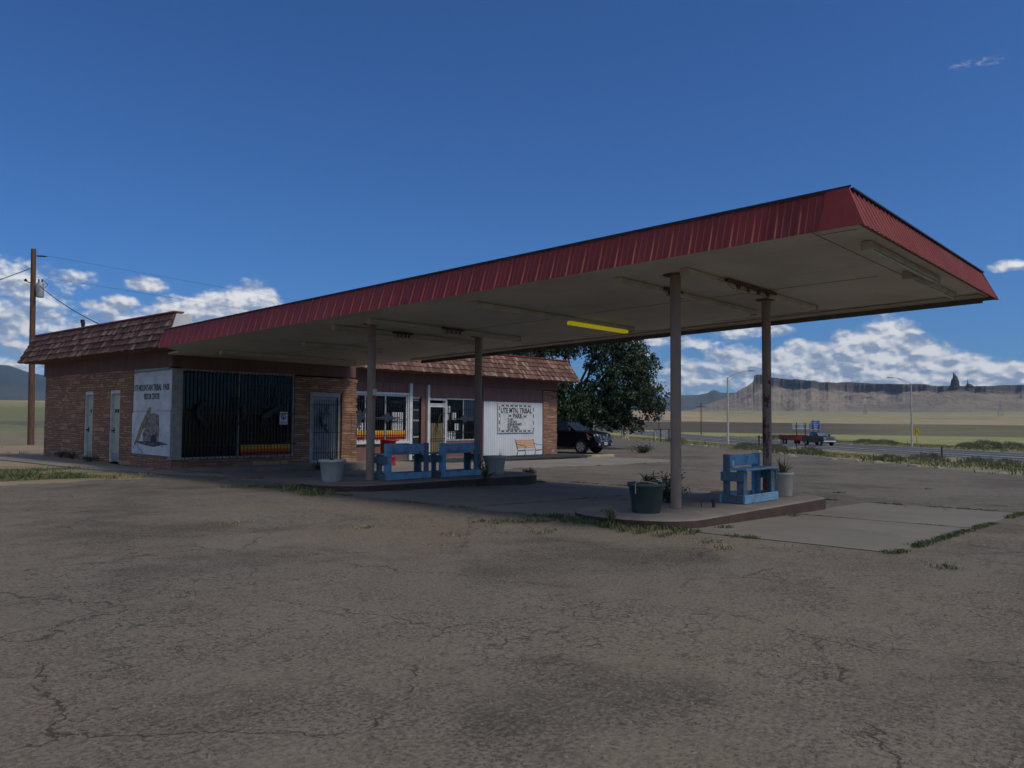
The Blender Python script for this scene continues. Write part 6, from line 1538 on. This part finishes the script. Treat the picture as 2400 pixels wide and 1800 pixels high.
for i in range(900):
    x = R2.uniform(-1, 12); y = R2.uniform(26, 50)
    if x > 9.0 and y < 36: continue
    if fbm(x, y, .35, 8.) > .02: P_.append((x, y, R2.uniform(.8, 2.2)))
tufts('verge_grass', 'patchy green weeds on the bare dirt left of the building', P_, 'weed', 3, .05, (12, 22), .10, .007)
P_ = [(R2.uniform(8.0, 9.4), R2.uniform(19.6, 20.6), R2.uniform(.8, 1.6)) for _ in range(60)]+[(9.6+R2.gauss(0,.3), 17.9+R2.gauss(0,.15), R2.uniform(.3,.8)) for _ in range(30)]
P_ += [(R2.uniform(3, 20), R2.uniform(2, 16), R2.uniform(.3,.7)) for _ in range(26)]
for cx_, cy_ in ((8.9,4.6),(8.6,4.3),(7.2,7.3),(6.9,8.6),(5.9,10.2),(20,7),(21,9.5),(19,3.4),(24,6),(9.0,2.1),(8.2,6.6)): P_ += [(cx_+R2.gauss(0,.09), cy_+R2.gauss(0,.05), R2.uniform(.3,.9)) for _ in range(10)]
tufts('lot_weeds', 'scattered small weeds in the cracks of the parking lot', P_, 'straw', 4, .05)
P_ = []
for i in range(5200):
    s = R2.uniform(-45, 150); U = R2.uniform(22.3, 49.5); 
    x = .74*U+.67*s; y = -.67*U+.74*s
    if hypot(x, y) > 130 or atan2(x, y) > radians(88) or atan2(x, y) < radians(48): continue
    if fbm(x, y, .16, 5.) > -.12: P_.append((x, y, R2.uniform(.5, 1.6)*(1.3 if U < 30 else 1)))
tufts('roadside_grass', 'tall mixed grass on the verge between the lot and the highway', P_, 'straw', 5, .10, (18, 30), .5, .016)
P_ = []
for i in range(2400):
    j = R2.randrange(len(between(1.12))-30); a = between(1.12)[j] if False else None; break
E1 = between(1.15)
for i in range(1700):
    j = R2.randrange(10, 62); w_ = R2.random(); x = E1[j][0]*(1-w_)+E1[j+1][0]*w_; y = E1[j][1]*(1-w_)+E1[j+1][1]*w_; o_ = R2.uniform(0, 12); x += .74*o_; y -= .67*o_
    P_.append((x, y, R2.uniform(.4, 1.6)))
tufts('far_roadside_grass', 'low grass along the far edge of the highway', P_, 'straw', 6, .16, (8, 14), .6, .04)
# sage bushes
def sage(x, y, R_, H, lab, seed):
    rr = random.Random(seed); m = MB(); z = gz(x, y); vs = []; fs = []
    for i in range(int(260+500*R_)):
        d_ = Vector([rr.gauss(0,1) for _ in range(3)]).normalized(); q = rr.uniform(.35, 1)**.5*(1+.3*nz(d_.x*3, d_.y*3, 1, seed)); p = Vector((x+d_.x*R_*q, y+d_.y*R_*q, z+abs(d_.z)*H*.62*q))
        a = Vector((rr.gauss(0,.5), rr.gauss(0,.5), 1)).normalized(); b = a.orthogonal().normalized(); L = .09*R_**.5*rr.uniform(.6,1.4)
        o = len(vs); vs += [p-b*L*.35, p+b*L*.35, p+a*L*1.6]; fs.append((o, o+1, o+2))
    m.add([tuple(v) for v in vs], fs); return tag(m.build('sage_bush', 'sage', fix=False), lab, 'bush', 'sage bushes along the highway verge')
SG = [(48.5,20.5,.9,.6),(49.5,19.0,1.0,.7),(53.,24.5,1.2,.8),(44.,12.8,.8,.55),(60.,15.,1.4,1.0),(57,11.5,1.2,.9),(52,9,1.0,.8),(61.5,6.,1.6,1.2),(39.5,3.5,.9,.6),(41,1.8,1.0,.6),(63,27,1.1,.7),(48.,5,.9,.6),(70,40,1.2,.8),(128,24.5,2.6,1.9),(131,22,2.2,1.6),(134,28,1.8,1.2),(124,13,1.8,1.3),(122,8,1.6,1.2),(142,42,2.2,1.2),(145,46,2.,1.2),(170,72,2.5,1.4)]
wher = ['between the outer posts','behind the single blue bench','near the rusty far post','just beyond the lot edge','below the far street lamp','midway along the verge','close to the lone dark stake','largest on the near verge','at the right edge of the picture','low beside the right picture edge','in front of the grey sign back','near the white rocks','left of the first street lamp','biggest beyond the highway','beside the biggest one beyond the highway','right of the yellow diamond sign','far right beyond the highway','farthest right beyond the highway','behind the pickup truck','behind the red trailer','far beyond the highway, near the lamp']
for i, (x, y, R_, H) in enumerate(SG): sage(x, y, R_, H, 'grey-green sage bush '+wher[i], 50+i)
for i, (x, y, R_, H, l_) in enumerate(((10.5,42,.9,.6,'grey-green bush at the foot of the tall timber pole'),(12.8,45,.7,.5,'small grey-green bush right of the timber pole foot'),(7.5,38,.8,.5,'grey-green bush at the left picture edge beyond the building'))): sage(x, y, R_, H, l_, 90+i)
# pale rocks along the lot edge
RK = [(45.6,18.6),(46.6,19.6),(44.2,17.9),(42.2,15.0),(41.,13.4),(40.2,12.2),(38.6,10.2),(37.6,9.0),(36.6,7.4),(36.1,6.4),(35.2,4.9),(56,29.5),(58.5,32),(60,34.2),(49,22)]
side_ = ['beside the rusty far post','just left of the pair beside the rusty post','right of the rusty far post','above the cream yucca tub','first of the row right of the yucca tub','second of the row right of the yucca tub','third of the row right of the yucca tub','fourth of the row right of the yucca tub','next to last on the right','low one near the right picture edge','last one at the right picture edge','left of the single bench, far along the edge','second far one between the outer posts','farthest small one between the outer posts','hidden partly behind the rusty post']
for i, (x, y) in enumerate(RK):
    rr = random.Random(i); m = MB(); n = 10; vs = []; fs = []
    a = rr.uniform(.18, .42); b = a*rr.uniform(.5, .8); h = rr.uniform(.06, .15)
    for j in range(5):
        ph = j/4*pi/2
        for q in range(n):
            t_ = 2*pi*q/n; k_ = 1+.22*nz(cos(t_)*1.5, sin(t_)*1.5+j, 1, i); vs.append((a*cos(ph)*cos(t_)*k_, b*cos(ph)*sin(t_)*k_, h*sin(ph)*k_))
    fs = [(j*n+q, j*n+(q+1) % n, (j+1)*n+(q+1) % n, (j+1)*n+q) for j in range(4) for q in range(n)]
    m.add(vs, fs); tag(m.build('rock', 'rock', None, (x, y, gz(x, y)-.02), rr.uniform(0, 3)), 'pale rock at the lot edge '+side_[i], 'rock', 'pale rocks along the lot edge')
# loose stones on the lot
def chips():
    rr = random.Random(8); m = MB(); vs = []; fs = []
    for i in range(5200):
        d = 2.2+16*rr.random()**1.6; a = radians(rr.uniform(10, 90)); x, y = d*sin(a), d*cos(a)
        if XA-.1 < x < XB and 2.7 < y: continue
        s = rr.uniform(.004, .011)*(1 if rr.random() < .93 else 1.8); z = gz(x, y); o = len(vs); t_ = rr.uniform(0, 3); c_, q = cos(t_)*s, sin(t_)*s
        vs += [(x-c_,y-q,z-.002),(x+q,y-c_,z-.002),(x+c_,y+q,z-.002),(x-q,y+c_,z-.002),(x+rr.uniform(-.3,.3)*s,y+rr.uniform(-.3,.3)*s,z+s*.8)]
        fs += [(o,o+1,o+4),(o+1,o+2,o+4),(o+2,o+3,o+4),(o+3,o,o+4)]
    m.add(vs, fs); tag(m.build('loose_gravel', 'gravel_chip'), 'loose gravel chips scattered over the worn parking lot', 'gravel', kind='stuff')
chips()
# ------------------------------------------------------------------ haze
m = MB(); m.box(-13500, 13500, -13500, 13500, -25, 1150); hm = bpy.data.materials.new('haze'); hm.use_nodes = True; ht = hm.node_tree; ht.nodes.clear()
pv = ht.nodes.new('ShaderNodeVolumePrincipled'); ho = ht.nodes.new('ShaderNodeOutputMaterial'); ht.links.new(pv.outputs[0], ho.inputs['Volume'])
pv.inputs['Density'].default_value = 4.3e-5; pv.inputs['Color'].default_value = (.50,.74,1,1); pv.inputs['Anisotropy'].default_value = .2
M['haze'] = hm; o = m.build('haze', 'haze'); o['kind'] = 'stuff'; o['label'] = 'thin blue haze over the plain and the far mesas'; o['category'] = 'haze'
